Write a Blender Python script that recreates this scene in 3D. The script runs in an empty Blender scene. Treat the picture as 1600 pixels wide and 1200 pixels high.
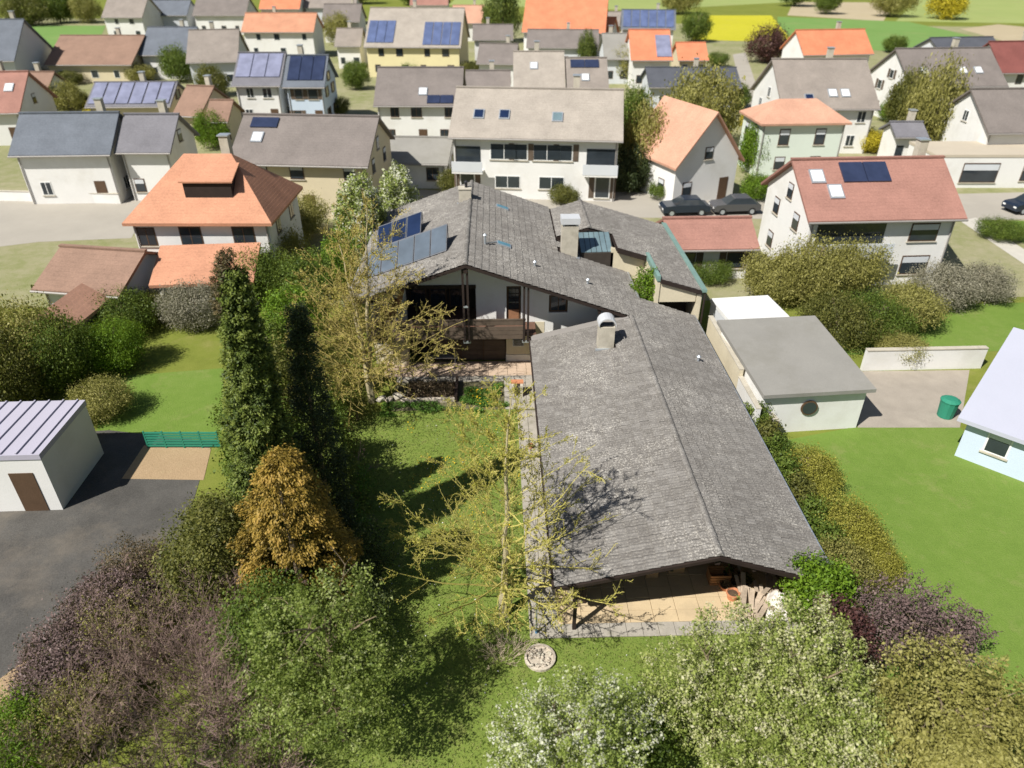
import bpy, math, random
import numpy as np
from mathutils import Vector, Matrix

SC = bpy.context.scene
COL = SC.collection
random.seed(7)

# ------------------------------------------------------------------ camera, sky, sun, exposure
CAM_H = 21.0
FOC = 1110.0 / 1600.0                      # focal length in image widths
PITCH = math.atan(695 / 1110)              # looking down from a drone
YAW = math.radians(1.4434)
cd = bpy.data.cameras.new('camera')
cam = bpy.data.objects.new('camera', cd)
COL.objects.link(cam)
cd.sensor_width = 36.0
cd.lens = 36.0 * FOC
cd.clip_start = 0.5
cd.clip_end = 6000
cam.location = (0, 0, CAM_H)
cam.rotation_euler = (math.pi / 2 - PITCH, 0, -YAW)
cd.dof.use_dof = True
cd.dof.focus_distance = 28.5
cd.dof.aperture_fstop = 0.27
SC.camera = cam

SUN_DIR = Vector((-0.66, -0.55, 1.0)).normalized()
world = bpy.data.worlds.new('World')
SC.world = world
world.use_nodes = True
wn = world.node_tree
sky = wn.nodes.new('ShaderNodeTexSky')
sky.sky_type = 'NISHITA'
sky.sun_disc = False
sky.sun_elevation = math.asin(SUN_DIR.z)
sky.sun_rotation = math.atan2(SUN_DIR.x, SUN_DIR.y)
bg = wn.nodes['Background']
wn.links.new(sky.outputs[0], bg.inputs['Color'])
bg.inputs['Strength'].default_value = 0.05
sd = bpy.data.lights.new('sun', 'SUN')
sd.energy = 5.0
sd.angle = math.radians(0.53)
sd.color = (1.0, 0.965, 0.905)
sun = bpy.data.objects.new('sun', sd)
COL.objects.link(sun)
sun.rotation_euler = SUN_DIR.to_track_quat('Z', 'Y').to_euler()
sun.location = (-40, -30, 60)
SC.view_settings.view_transform = 'Standard'
SC.view_settings.look = 'None'
SC.view_settings.exposure = 0.42
SC.view_settings.gamma = 1.0
SC.view_settings.use_curve_mapping = False

# ------------------------------------------------------------------ surveying helpers
def _ray(px, py):
    a = (px - 800) / 1110.0
    b = (600 - py) / 1110.0
    x, y, z = a, math.cos(PITCH) + b * math.sin(PITCH), -math.sin(PITCH) + b * math.cos(PITCH)
    c, s = math.cos(YAW), math.sin(YAW)
    return c * x + s * y, -s * x + c * y, z

def G(px, py, z=0.0):
    """the point at height z that the photograph shows at (px, py)"""
    r = _ray(px, py)
    t = (z - CAM_H) / r[2]
    return Vector((r[0] * t, r[1] * t, z))

# ------------------------------------------------------------------ materials
MATS = {}

class NT:
    def __init__(self, name):
        m = bpy.data.materials.new(name)
        m.use_nodes = True
        self.m, self.t = m, m.node_tree
        self.t.nodes.clear()
        self.out = self.n('ShaderNodeOutputMaterial')
    def n(self, kind, **kw):
        nd = self.t.nodes.new(kind)
        for k, v in kw.items():
            setattr(nd, k, v)
        return nd
    def l(self, a, b):
        self.t.links.new(a, b)
    def pos(self):
        return self.n('ShaderNodeNewGeometry').outputs['Position']
    def noise(self, vec, scale, detail=4, rough=0.6):
        nd = self.n('ShaderNodeTexNoise')
        nd.inputs['Scale'].default_value = scale
        nd.inputs['Detail'].default_value = detail
        nd.inputs['Roughness'].default_value = rough
        self.l(vec, nd.inputs['Vector'])
        return nd.outputs['Fac']
    def ramp(self, fac, stops):
        nd = self.n('ShaderNodeValToRGB')
        el = nd.color_ramp.elements
        while len(el) < len(stops):
            el.new(0.5)
        for e, (p, c) in zip(el, stops):
            e.position = p
            e.color = (*c, 1) if len(c) == 3 else c
        self.l(fac, nd.inputs[0])
        return nd.outputs[0]
    def mix(self, fac, a, b, mode='MIX'):
        nd = self.n('ShaderNodeMix', data_type='RGBA', blend_type=mode)
        for sock, v in ((nd.inputs[0], fac), (nd.inputs[6], a), (nd.inputs[7], b)):
            if hasattr(v, 'is_linked'):
                self.l(v, sock)
            elif isinstance(v, (int, float)):
                sock.default_value = v
            else:
                sock.default_value = (*v, 1)
        return nd.outputs[2]
    def math(self, op, a, b=None):
        nd = self.n('ShaderNodeMath', operation=op)
        for sock, v in zip(nd.inputs, (a, b)):
            if v is None:
                continue
            if hasattr(v, 'is_linked'):
                self.l(v, sock)
            else:
                sock.default_value = v
        return nd.outputs[0]
    def bump(self, h, strength=0.4, dist=0.02):
        nd = self.n('ShaderNodeBump')
        nd.inputs['Strength'].default_value = strength
        nd.inputs['Distance'].default_value = dist
        self.l(h, nd.inputs['Height'])
        return nd.outputs[0]
    def principled(self, color, rough=0.8, metal=0.0, spec=0.3, normal=None):
        p = self.n('ShaderNodeBsdfPrincipled')
        if hasattr(color, 'is_linked'):
            self.l(color, p.inputs['Base Color'])
        else:
            p.inputs['Base Color'].default_value = (*color, 1)
        p.inputs['Roughness'].default_value = rough
        p.inputs['Metallic'].default_value = metal
        p.inputs['Specular IOR Level'].default_value = spec
        if normal is not None:
            self.l(normal, p.inputs['Normal'])
        self.l(p.outputs[0], self.out.inputs[0])
        return p

def surf(name, col, var=0.25, scale=1.5, rough=0.85, metal=0.0, spec=0.3, fine=18, bump=0.25, stain=None):
    """plain weathered surface: two scales of noise in the colour and a fine relief"""
    if name in MATS:
        return MATS[name]
    t = NT(name)
    p = t.pos()
    a = t.noise(p, scale, 5)
    b = t.noise(p, fine, 3)
    lo = tuple(c * (1 - var) for c in col)
    hi = tuple(min(1, c * (1 + var)) for c in col)
    c1 = t.ramp(a, [(0.3, lo), (0.7, hi)])
    c2 = t.mix(0.5, c1, t.ramp(b, [(0.3, lo), (0.75, hi)]))
    if stain:
        s = t.ramp(t.noise(p, scale * 0.6, 6, 0.7), [(0.5, (0, 0, 0)), (0.68, (1, 1, 1))])
        c2 = t.mix(t.math('MULTIPLY', s, 0.6), c2, stain)
    t.principled(c2, rough, metal, spec, t.bump(b, bump, 0.02) if bump else None)
    MATS[name] = t.m
    return t.m

def leafmat(name, cols, trans=0.35, rough=0.55):
    """leaves: colour from the per-leaf 'tint' attribute, some light passing through"""
    if name in MATS:
        return MATS[name]
    t = NT(name)
    at = t.n('ShaderNodeAttribute', attribute_name='tint')
    n = len(cols)
    c = t.ramp(at.outputs['Fac'], [(0.04 + 0.92 * i / max(1, n - 1), k) for i, k in enumerate(cols)])
    p = t.n('ShaderNodeBsdfPrincipled')
    t.l(c, p.inputs['Base Color'])
    p.inputs['Roughness'].default_value = rough
    p.inputs['Specular IOR Level'].default_value = 0.25
    tr = t.n('ShaderNodeBsdfTranslucent')
    t.l(t.mix(0.5, c, (0.25, 0.3, 0.03)), tr.inputs[0])
    mx = t.n('ShaderNodeMixShader')
    mx.inputs[0].default_value = trans
    t.l(p.outputs[0], mx.inputs[1])
    t.l(tr.outputs[0], mx.inputs[2])
    t.l(mx.outputs[0], t.out.inputs[0])
    MATS[name] = t.m
    return t.m

def tile_material():
    t = NT('concrete_roof_tile')
    p = t.pos()
    big = t.noise(p, 0.35, 5, 0.65)
    mid = t.noise(p, 3.2, 5, 0.7)
    fine = t.noise(p, 15, 4, 0.8)
    at = t.n('ShaderNodeAttribute', attribute_name='tint').outputs['Fac']
    oi = t.n('ShaderNodeObjectInfo').outputs['Random']
    rnd = t.math('FRACT', t.math('ADD', at, oi))
    base = t.ramp(rnd, [(0.0, (0.150, 0.139, 0.127)), (0.5, (0.184, 0.172, 0.158)), (1.0, (0.225, 0.212, 0.196))])
    base = t.mix(t.ramp(mid, [(0.35, (0, 0, 0)), (0.7, (0.75, 0.75, 0.75))]), base, (0.118, 0.108, 0.098))
    lich = t.ramp(big, [(0.46, (0, 0, 0)), (0.66, (1, 1, 1))])
    spot = t.ramp(fine, [(0.5, (0, 0, 0)), (0.6, (1, 1, 1))])
    base = t.mix(t.math('MULTIPLY', spot, t.math('ADD', t.math('MULTIPLY', lich, 0.55), 0.24)), base, (0.55, 0.52, 0.46))
    moss = t.ramp(t.noise(p, 1.1, 6, 0.75), [(0.58, (0, 0, 0)), (0.72, (1, 1, 1))])
    base = t.mix(t.math('MULTIPLY', moss, 0.22), base, (0.10, 0.09, 0.06))
    t.principled(base, 0.92, 0, 0.2, t.bump(fine, 0.5, 0.012))
    MATS['tile'] = t.m
    return t.m

def far_roof(name, col, var=0.27):
    """tiled roof of a neighbour, too far off to tell its tiles apart: course lines in the relief"""
    if name in MATS:
        return MATS[name]
    t = NT(name)
    p = t.pos()
    sep = t.n('ShaderNodeSeparateXYZ')
    t.l(p, sep.inputs[0])
    w = t.math('FRACT', t.math('MULTIPLY', sep.outputs['Z'], 6.2))
    n1 = t.noise(p, 0.5, 5, 0.65)
    n2 = t.noise(p, 9, 3)
    lo = tuple(c * (1 - var) for c in col)
    hi = tuple(min(1, c * (1 + var)) for c in col)
    c = t.mix(0.5, t.ramp(n1, [(0.3, lo), (0.7, hi)]), t.ramp(n2, [(0.3, lo), (0.7, hi)]))
    t.principled(c, 0.85, 0, 0.25, t.bump(w, 0.7, 0.03))
    MATS[name] = t.m
    return t.m

def ground_material(name, cols, scale=0.25, rough=0.95, bump=0.6):
    if name in MATS:
        return MATS[name]
    t = NT(name)
    p = t.pos()
    a = t.noise(p, scale, 6, 0.65)
    b = t.noise(p, scale * 9, 5, 0.7)
    f = t.noise(p, 16, 4, 0.7)
    n = len(cols)
    st = [(0.28 + 0.44 * i / (n - 1), c) for i, c in enumerate(cols)]
    c = t.mix(0.5, t.ramp(a, st), t.ramp(b, st))
    c = t.mix(0.35, c, t.ramp(f, st))
    dry = t.ramp(t.noise(p, scale * 3.1, 6, 0.75), [(0.55, (0, 0, 0)), (0.72, (1, 1, 1))])
    c = t.mix(t.math('MULTIPLY', dry, 0.55), c, tuple(0.5 * x + 0.5 * y for x, y in zip(cols[-1], (0.30, 0.25, 0.12))))
    t.principled(c, rough, 0, 0.1, t.bump(f, bump, 0.06))
    MATS[name] = t.m
    return t.m

TILE = tile_material()
WHITE = surf('white_render', (0.72, 0.71, 0.68), 0.06, 0.6, 0.9, stain=(0.6, 0.58, 0.53))
CREAM = surf('cream_render', (0.62, 0.55, 0.40), 0.10, 0.8, 0.9, stain=(0.48, 0.42, 0.3))
BEIGE = surf('beige_render', (0.60, 0.52, 0.36), 0.08, 0.7, 0.9)
GREYWALL = surf('pale_grey_render', (0.56, 0.58, 0.60), 0.06, 0.6, 0.9)
MINT = surf('pale_green_render', (0.62, 0.68, 0.60), 0.05, 0.6, 0.9)
YELLOWWALL = surf('pale_yellow_render', (0.70, 0.62, 0.36), 0.06, 0.6, 0.9)
BLUEWALL = surf('pale_blue_render', (0.50, 0.58, 0.68), 0.06, 0.6, 0.9)
DARKWOOD = surf('dark_brown_wood', (0.030, 0.020, 0.016), 0.35, 2.5, 0.7, fine=30)
MIDWOOD = surf('weathered_brown_wood', (0.115, 0.085, 0.062), 0.35, 2.0, 0.8, fine=30)
REDWOOD = surf('reddish_wood', (0.14, 0.075, 0.05), 0.3, 2.0, 0.75, fine=30)
PALEWOOD = surf('grey_split_wood', (0.40, 0.32, 0.24), 0.35, 4.0, 0.85, fine=30)
ORANGEWOOD = surf('orange_wood', (0.36, 0.18, 0.08), 0.25, 2.0, 0.7)
ZINC = surf('zinc_sheet', (0.50, 0.54, 0.58), 0.12, 2.0, 0.42, 0.6, 0.5, bump=0.05)
COPPER = surf('green_copper_sheet', (0.21, 0.33, 0.29), 0.18, 1.6, 0.6, 0.2, 0.4, bump=0.06)
CONCRETE = surf('chimney_concrete', (0.47, 0.43, 0.35), 0.16, 2.2, 0.92, stain=(0.30, 0.27, 0.21))
SLAB = surf('grey_paving', (0.36, 0.33, 0.28), 0.22, 2.4, 0.95, stain=(0.20, 0.19, 0.13))
SANDSLAB = surf('sand_paving', (0.54, 0.42, 0.26), 0.12, 1.2, 0.95, stain=(0.42, 0.33, 0.21))
PINKSLAB = surf('pinkish_paving', (0.50, 0.38, 0.28), 0.16, 1.6, 0.95, stain=(0.40, 0.30, 0.2))
JOINT = surf('joint_earth', (0.12, 0.11, 0.06), 0.35, 3, 1.0)
STONE = surf('pale_stone', (0.48, 0.42, 0.34), 0.35, 3, 0.95)
EARTH = surf('dark_earth', (0.10, 0.065, 0.04), 0.4, 3, 1.0, bump=0.6)
ASPHALT = surf('asphalt', (0.075, 0.075, 0.08), 0.25, 0.5, 0.92)
PALEROAD = surf('pale_street', (0.36, 0.33, 0.28), 0.12, 0.3, 0.95)
SHADEYARD = surf('shade_toned_yard', (0.085, 0.08, 0.072), 0.5, 0.5, 0.95, stain=(0.17, 0.145, 0.115), bump=0.5)  # shade over the yard put into its dark tone; brown patches are mottle
TERRACOTTA = surf('terracotta', (0.52, 0.22, 0.11), 0.2, 6, 0.85)
BLACKPOT = surf('black_plastic', (0.025, 0.025, 0.028), 0.2, 6, 0.5)
SHADEIN = surf('shade_dark', (0.05, 0.04, 0.032), 0.3, 2, 0.9)  # shade of openings and of the lantern sides put into this dark colour
BARK = surf('bark_grey', (0.22, 0.17, 0.11), 0.35, 6, 0.95, bump=0.6)
BARKLICHEN = surf('bark_lichen', (0.42, 0.36, 0.22), 0.4, 7, 0.95, bump=0.6)
GINKGOTWIG = surf('yellow_twig', (0.40, 0.35, 0.10), 0.3, 5, 0.9)
OCHRETWIG = surf('ochre_twig', (0.38, 0.30, 0.10), 0.35, 5, 0.9)
BROWNTWIG = surf('brown_twig', (0.24, 0.165, 0.14), 0.4, 4, 0.95)
DARKTWIG = surf('dark_twig', (0.07, 0.05, 0.045), 0.4, 4, 0.95)
FRAMEW = surf('white_frame', (0.75, 0.75, 0.73), 0.04, 2, 0.6)
FRAMEB = surf('brown_frame', (0.10, 0.06, 0.035), 0.2, 2, 0.6)
TARP = surf('pale_tarp', (0.62, 0.58, 0.52), 0.15, 2, 0.8)
PLASTICB = surf('blue_paint', (0.08, 0.2, 0.34), 0.1, 2, 0.5)
REDPAINT = surf('red_paint', (0.42, 0.06, 0.04), 0.1, 2, 0.5)
GREENPAINT = surf('green_plastic', (0.03, 0.22, 0.14), 0.12, 2, 0.6)
TYRE = surf('tyre_rubber', (0.02, 0.02, 0.02), 0.1, 2, 0.9)
CARDARK = surf('dark_blue_car_paint', (0.02, 0.03, 0.05), 0.05, 1, 0.25, 0.2, 0.6, bump=0)
CARGREY = surf('grey_car_paint', (0.10, 0.10, 0.11), 0.05, 1, 0.25, 0.3, 0.6, bump=0)
PANELFRAME = surf('dark_aluminium', (0.16, 0.17, 0.19), 0.1, 2, 0.45, 0.5, 0.5, bump=0.05)
CAPSHEET = surf('bright_sheet', (0.66, 0.67, 0.68), 0.06, 2, 0.5, 0.3, 0.5, bump=0.05)
def glass(name, col, rough, spec):
    t = NT(name)
    p = t.pos()
    n = t.noise(p, 0.8, 3)
    t.principled(t.ramp(n, [(0.3, tuple(c * .8 for c in col)), (0.7, tuple(c * 1.2 for c in col))]), rough, 0, spec)
    return t.m
PANE = glass('window_glass', (0.03, 0.038, 0.045), 0.08, 0.6)
SOLARDARK = glass('solar_glass_dark', (0.013, 0.024, 0.062), 0.12, 0.6)
SOLARSKY = glass('solar_glass_sky_reflection', (0.085, 0.11, 0.14), 0.4, 0.5)  # sky reflection on the lower panels put into the base colour
ROOFGLASS = glass('roof_glass', (0.14, 0.20, 0.22), 0.15, 0.8)
BLUEPANE = glass('skylight_glass', (0.10, 0.24, 0.30), 0.12, 0.8)
PV = glass('photovoltaic', (0.03, 0.04, 0.08), 0.15, 0.6)
PVBLUE = glass('photovoltaic_blue', (0.10, 0.13, 0.24), 0.2, 0.6)

# ------------------------------------------------------------------ mesh helpers
class MB:
    """collects shapes; build() links them as ONE mesh object"""
    def __init__(self):
        self.v, self.f, self.mi = [], [], []
    def add(self, vs, fs, mi=0):
        o = len(self.v)
        self.v.extend([tuple(x) for x in vs])
        self.f.extend([tuple(i + o for i in f) for f in fs])
        self.mi.extend([mi] * len(fs))
        return self
    def hexa(self, b, t, mi=0):
        """b, t: four bottom and four top corners, counter-clockwise from above"""
        return self.add(list(b) + list(t), [(3, 2, 1, 0), (4, 5, 6, 7), (0, 1, 5, 4), (1, 2, 6, 5), (2, 3, 7, 6), (3, 0, 4, 7)], mi)
    def box(self, c, s, rz=0.0, mi=0, tilt=None):
        x, y, z = s[0] / 2, s[1] / 2, s[2] / 2
        M = Matrix.Rotation(rz, 3, 'Z')
        if tilt is not None:
            M = M @ tilt
        C = Vector(c)
        p = [C + M @ Vector(q) for q in ((-x, -y, -z), (x, -y, -z), (x, y, -z), (-x, y, -z), (-x, -y, z), (x, -y, z), (x, y, z), (-x, y, z))]
        return self.hexa(p[:4], p[4:], mi)
    def b2(self, x0, x1, y0, y1, z0, z1, mi=0):
        return self.box(((x0 + x1) / 2, (y0 + y1) / 2, (z0 + z1) / 2), (x1 - x0, y1 - y0, z1 - z0), 0, mi)
    def prism(self, poly, d, mi=0):
        """poly: list of 3-D points of a flat outline, d: extrusion vector"""
        n = len(poly)
        a = [Vector(p) for p in poly]
        d = Vector(d)
        vs = a + [p + d for p in a]
        fs = [tuple(range(n - 1, -1, -1)), tuple(range(n, 2 * n))]
        fs += [(i, (i + 1) % n, n + (i + 1) % n, n + i) for i in range(n)]
        return self.add(vs, fs, mi)
    def bar(self, p, q, w, h=None, mi=0):
        """a square bar from p to q"""
        h = h or w
        p, q = Vector(p), Vector(q)
        d = (q - p).normalized()
        up = Vector((0, 0, 1)) if abs(d.z) < 0.95 else Vector((0, 1, 0))
        s = d.cross(up).normalized() * w / 2
        u = s.cross(d).normalized() * h / 2
        return self.hexa([p - s - u, p + s - u, q + s - u, q - s - u], [p - s + u, p + s + u, q + s + u, q - s + u], mi)
    def tube(self, p, q, r0, r1=None, n=8, mi=0, caps=True):
        r1 = r0 if r1 is None else r1
        p, q = Vector(p), Vector(q)
        d = (q - p).normalized()
        a = d.orthogonal().normalized()
        b = d.cross(a)
        vs = []
        for c, r in ((p, r0), (q, r1)):
            vs += [c + (a * math.cos(2 * math.pi * i / n) + b * math.sin(2 * math.pi * i / n)) * r for i in range(n)]
        fs = [(i, (i + 1) % n, n + (i + 1) % n, n + i) for i in range(n)]
        if caps:
            fs += [tuple(range(n - 1, -1, -1)), tuple(range(n, 2 * n))]
        return self.add(vs, fs, mi)
    def lathe(self, c, prof, n=14, mi=0):
        c = Vector(c)
        vs, fs = [], []
        for r, z in prof:
            vs += [c + Vector((r * math.cos(2 * math.pi * i / n), r * math.sin(2 * math.pi * i / n), z)) for i in range(n)]
        for k in range(len(prof) - 1):
            fs += [(k * n + i, k * n + (i + 1) % n, (k + 1) * n + (i + 1) % n, (k + 1) * n + i) for i in range(n)]
        return self.add(vs, fs, mi)
    def mesh(self, name, mats, smooth=False):
        me = bpy.data.meshes.new(name)
        me.from_pydata(self.v, [], self.f)
        for m in (mats if isinstance(mats, (list, tuple)) else [mats]):
            me.materials.append(m)
        if any(self.mi):
            me.polygons.foreach_set('material_index', self.mi)
        if smooth:
            me.polygons.foreach_set('use_smooth', [True] * len(self.f))
        me.update()
        return me
    def build(self, name, mats, parent=None, smooth=False, **tags):
        return link(name, self.mesh(name, mats, smooth), parent, **tags)

ROOTLOC = {}
def link(name, me, parent=None, **tags):
    o = bpy.data.objects.new(name, me)
    COL.objects.link(o)
    if parent is not None:
        o.parent = parent
        if parent.name in ROOTLOC:                  # geometry is given in world coordinates
            o.matrix_parent_inverse = Matrix.Translation(-ROOTLOC[parent.name])
    for k, v in tags.items():
        o[k] = v
    return o

def thing(name, label, cat, loc, group=None):
    """an Empty at the base of a thing; parts in world coordinates are parented to it"""
    o = bpy.data.objects.new(name, None)
    COL.objects.link(o)
    o.location = loc
    o.empty_display_size = 0.3
    ROOTLOC[o.name] = Vector(loc)
    o['label'] = label
    o['category'] = cat
    if group:
        o['group'] = group
    return o

def local_thing(name, label, cat, loc, rz=0.0, sc=(1, 1, 1), group=None):
    """an Empty whose parts are given in its own coordinates"""
    o = thing(name, label, cat, loc, group)
    del ROOTLOC[o.name]
    o.rotation_euler = (0, 0, rz)
    o.scale = sc
    return o

def np_mesh(name, V, k, mat, tint=None, smooth=False):
    """V: (faces*k, 3) corner positions, every face with k own corners"""
    V = np.ascontiguousarray(V, np.float32)
    n = len(V)
    m = n // k
    me = bpy.data.meshes.new(name)
    me.vertices.add(n)
    me.vertices.foreach_set('co', V.ravel())
    me.loops.add(n)
    me.loops.foreach_set('vertex_index', np.arange(n, dtype=np.int32))
    me.polygons.add(m)
    me.polygons.foreach_set('loop_start', np.arange(m, dtype=np.int32) * k)
    if tint is not None:
        a = me.attributes.new('tint', 'FLOAT', 'FACE')
        a.data.foreach_set('value', np.ascontiguousarray(np.clip(tint, 0, 1), np.float32))
    me.materials.append(mat)
    me.update(calc_edges=True)
    return me

def structure(name, bm_or_pts, mat, z=None):
    if isinstance(bm_or_pts, MB):
        mb = bm_or_pts
    else:
        mb = MB()
        pts = [Vector((p[0], p[1], z if z is not None else p[2])) for p in bm_or_pts]
        mb.add(pts, [tuple(range(len(pts)))])
    return mb.build(name, mat, None, kind='structure')

# ------------------------------------------------------------------ plants
def unit(a):
    return a / np.maximum(1e-9, np.linalg.norm(a, axis=-1, keepdims=True))

def leaf_quads(rng, C, Nn, L, W, axis=None):
    """rhombic leaves at C with normals Nn"""
    n = len(C)
    Nn = unit(Nn)
    ax = rng.normal(size=(n, 3)) if axis is None else axis + rng.normal(size=(n, 3)) * 0.35
    t = unit(ax - Nn * np.sum(ax * Nn, 1, keepdims=True))
    b = np.cross(Nn, t)
    L = np.broadcast_to(L, n)[:, None]
    W = np.broadcast_to(W, n)[:, None]
    fold = Nn * W * 0.25
    Q = np.stack([C - t * L / 2, C + b * W / 2 + fold, C + t * L / 2, C - b * W / 2 + fold], 1)
    return Q.reshape(-1, 3)

def crown_broad(rng, rad, zc, nclump, per, sigma, leaf, lumps=9, hollow=0.45, up=0.5, spike=0.0, flat_bottom=0.75):
    """leaf clumps through an uneven ellipsoid; returns corners and tints"""
    d = unit(rng.normal(size=(nclump, 3)))
    ld = unit(rng.normal(size=(lumps, 3)))
    la = rng.uniform(-0.3, 0.28, lumps)
    bulge = 1 + sum(la[i] * np.exp(-(1 - d @ ld[i]) * 5) for i in range(lumps))
    r = (hollow + (1 - hollow) * rng.random(nclump) ** 0.55) * bulge
    P = d * r[:, None] * np.array(rad)
    P[:, 2] = np.where(P[:, 2] < 0, P[:, 2] * flat_bottom, P[:, 2]) + zc
    k = rng.poisson(per, nclump)
    idx = np.repeat(np.arange(nclump), k)
    n = len(idx)
    off = rng.normal(size=(n, 3)) * sigma
    if spike:
        s = rng.random(n)[:, None] * spike
        out = unit(d + np.array([0, 0, 1.2]))[idx]
        off = off * (1.1 - 0.8 * s / spike) + out * s
    C = P[idx] + off
    nn = d[idx] * 0.5 + np.array([0, 0, up]) + rng.normal(size=(n, 3)) * 0.75
    L = leaf * np.clip(rng.lognormal(-0.05, 0.35, n), 0.4, 2.0)
    ct = rng.random(nclump)[idx]
    tint = np.clip(0.55 * ct + 0.45 * rng.random(n), 0, 1)
    return leaf_quads(rng, C, nn, L, L * 0.62), tint, P

def crown_multi(rng, parts, per, sigma, leaf, dens=26, spike=0.5, hollow=0.3):
    """an uneven crown of several lobes: parts are (x, y, z, rx, ry, rz)"""
    Vs, Ts = [], []
    for (x, y, z, rx, ry, rz) in parts:
        V, ti, _ = crown_broad(rng, (rx, ry, rz), z, int(dens * (rx * ry + rx * rz + ry * rz)), per, sigma, leaf, 9, hollow, 0.5, spike, 0.95)
        Vs.append(V + np.array([x, y, 0]))
        Ts.append(ti)
    return np.concatenate(Vs), np.concatenate(Ts), None

def crown_cone(rng, h, prof, nclump, per, sigma, leaf, droop=0.2, z0=0.0, lean=(0, 0), inner=0.35, aspect=0.42):
    """upright conifer: sprays round a tapered axis, prof(t) is the radius at relative height t"""
    t = rng.random(nclump) ** 1.15
    az = rng.random(nclump) * 2 * math.pi
    wob = 1 + 0.16 * np.sin(az * 3 + t * 17) + 0.12 * np.sin(az * 5 - t * 29)
    R = np.array([prof(x) for x in t]) * wob
    rr = R * (inner + (1 - inner) * rng.random(nclump) ** 0.4)
    out = np.stack([np.cos(az), np.sin(az), np.zeros(nclump)], 1)
    P = out * rr[:, None]
    P[:, 2] = z0 + t * (h - z0)
    P[:, 0] += lean[0] * t ** 2
    P[:, 1] += lean[1] * t ** 2
    k = rng.poisson(per, nclump)
    idx = np.repeat(np.arange(nclump), k)
    n = len(idx)
    s = rng.random(n)[:, None]
    dirv = unit(out * 1.0 + np.array([0, 0, 0.55 - droop]) + rng.normal(size=(nclump, 3)) * 0.25)[idx]
    C = P[idx] + dirv * s * sigma * 2.6 + rng.normal(size=(n, 3)) * sigma * (1.05 - 0.75 * s)
    nn = np.array([0, 0, 0.8]) + out[idx] * 0.5 + rng.normal(size=(n, 3)) * 0.55
    L = leaf * rng.uniform(0.6, 1.4, n)
    tint = np.clip(0.4 * rng.random(nclump)[idx] + 0.3 * s[:, 0] + 0.3 * rng.random(n), 0, 1)
    return leaf_quads(rng, C, nn, L, L * aspect, axis=dirv + np.array([0, 0, -droop])), tint

def tubes(segs, n=3):
    """segs: (m, 8) p0 p1 r0 r1 -> corners of n-sided tubes as quads"""
    S = np.asarray(segs, float)
    p, q, r0, r1 = S[:, 0:3], S[:, 3:6], S[:, 6:7], S[:, 7:8]
    d = unit(q - p)
    ref = np.where(np.abs(d[:, 2:3]) < 0.9, np.array([[0, 0, 1.0]]), np.array([[1.0, 0, 0]]))
    a = unit(np.cross(d, ref))
    b = np.cross(d, a)
    out = []
    for i in range(n):
        t0, t1 = 2 * math.pi * i / n, 2 * math.pi * (i + 1) / n
        e0 = a * math.cos(t0) + b * math.sin(t0)
        e1 = a * math.cos(t1) + b * math.sin(t1)
        out.append(np.stack([p + e0 * r0, p + e1 * r0, q + e1 * r1, q + e0 * r1], 1))
    return np.concatenate(out, 0).reshape(-1, 3)

def grow(rng, segs, p, d, L, r, depth, wig=0.18, up=0.06, nseg=6, kids=5, kl=0.5, ang=0.8, t0=0.25, rmin=0.006):
    p = np.array(p, float)
    d = np.array(d, float) / np.linalg.norm(d)
    step = L / nseg
    for i in range(nseg):
        d = d + rng.normal(size=3) * wig
        d[2] += up
        d /= np.linalg.norm(d)
        q = p + d * step
        ra = max(rmin, r * (1 - 0.85 * i / nseg))
        rb = max(rmin, r * (1 - 0.85 * (i + 1) / nseg))
        segs.append((*p, *q, ra, rb))
        if depth > 0 and i / nseg >= t0 - 1e-6:
            for _ in range(rng.poisson(kids / nseg / (1 - t0) if t0 < 1 else 0)):
                s = rng.random()
                o = rng.normal(size=3)
                o -= d * (o @ d)
                o /= np.linalg.norm(o)
                grow(rng, segs, p + (q - p) * s, d * math.cos(ang) + o * math.sin(ang), L * kl * (1.15 - 0.7 * i / nseg) * rng.uniform(0.6, 1.2),
                     ra * 0.55, depth - 1, wig, up, max(3, nseg - 2), kids * 0.75, kl, ang, t0, rmin)
        p = q

def trunk_mesh(name, h, r, mat, lean=(0, 0), limbs=0, rng=None, spread=1.0, zl=0.35):
    segs = []
    n = 6
    pts = [Vector((lean[0] * (i / n) ** 2, lean[1] * (i / n) ** 2, h * i / n)) for i in range(n + 1)]
    for i in range(n):
        segs.append((*pts[i], *pts[i + 1], r * (1 - 0.8 * i / n) * (1.25 if i == 0 else 1), r * (1 - 0.8 * (i + 1) / n)))
    if limbs:
        for k in range(limbs):
            t = zl + (0.95 - zl) * rng.random()
            a = k * 2.4 + rng.random()
            base = (lean[0] * t * t, lean[1] * t * t, h * t)
            grow(rng, segs, base, (math.cos(a), math.sin(a), 0.7), spread * rng.uniform(0.6, 1.0), r * 0.4, 1, 0.15, 0.05, 5, 3, 0.5, 0.7)
    V = tubes(segs, 6)
    return np_mesh(name, V, 4, mat)

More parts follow.
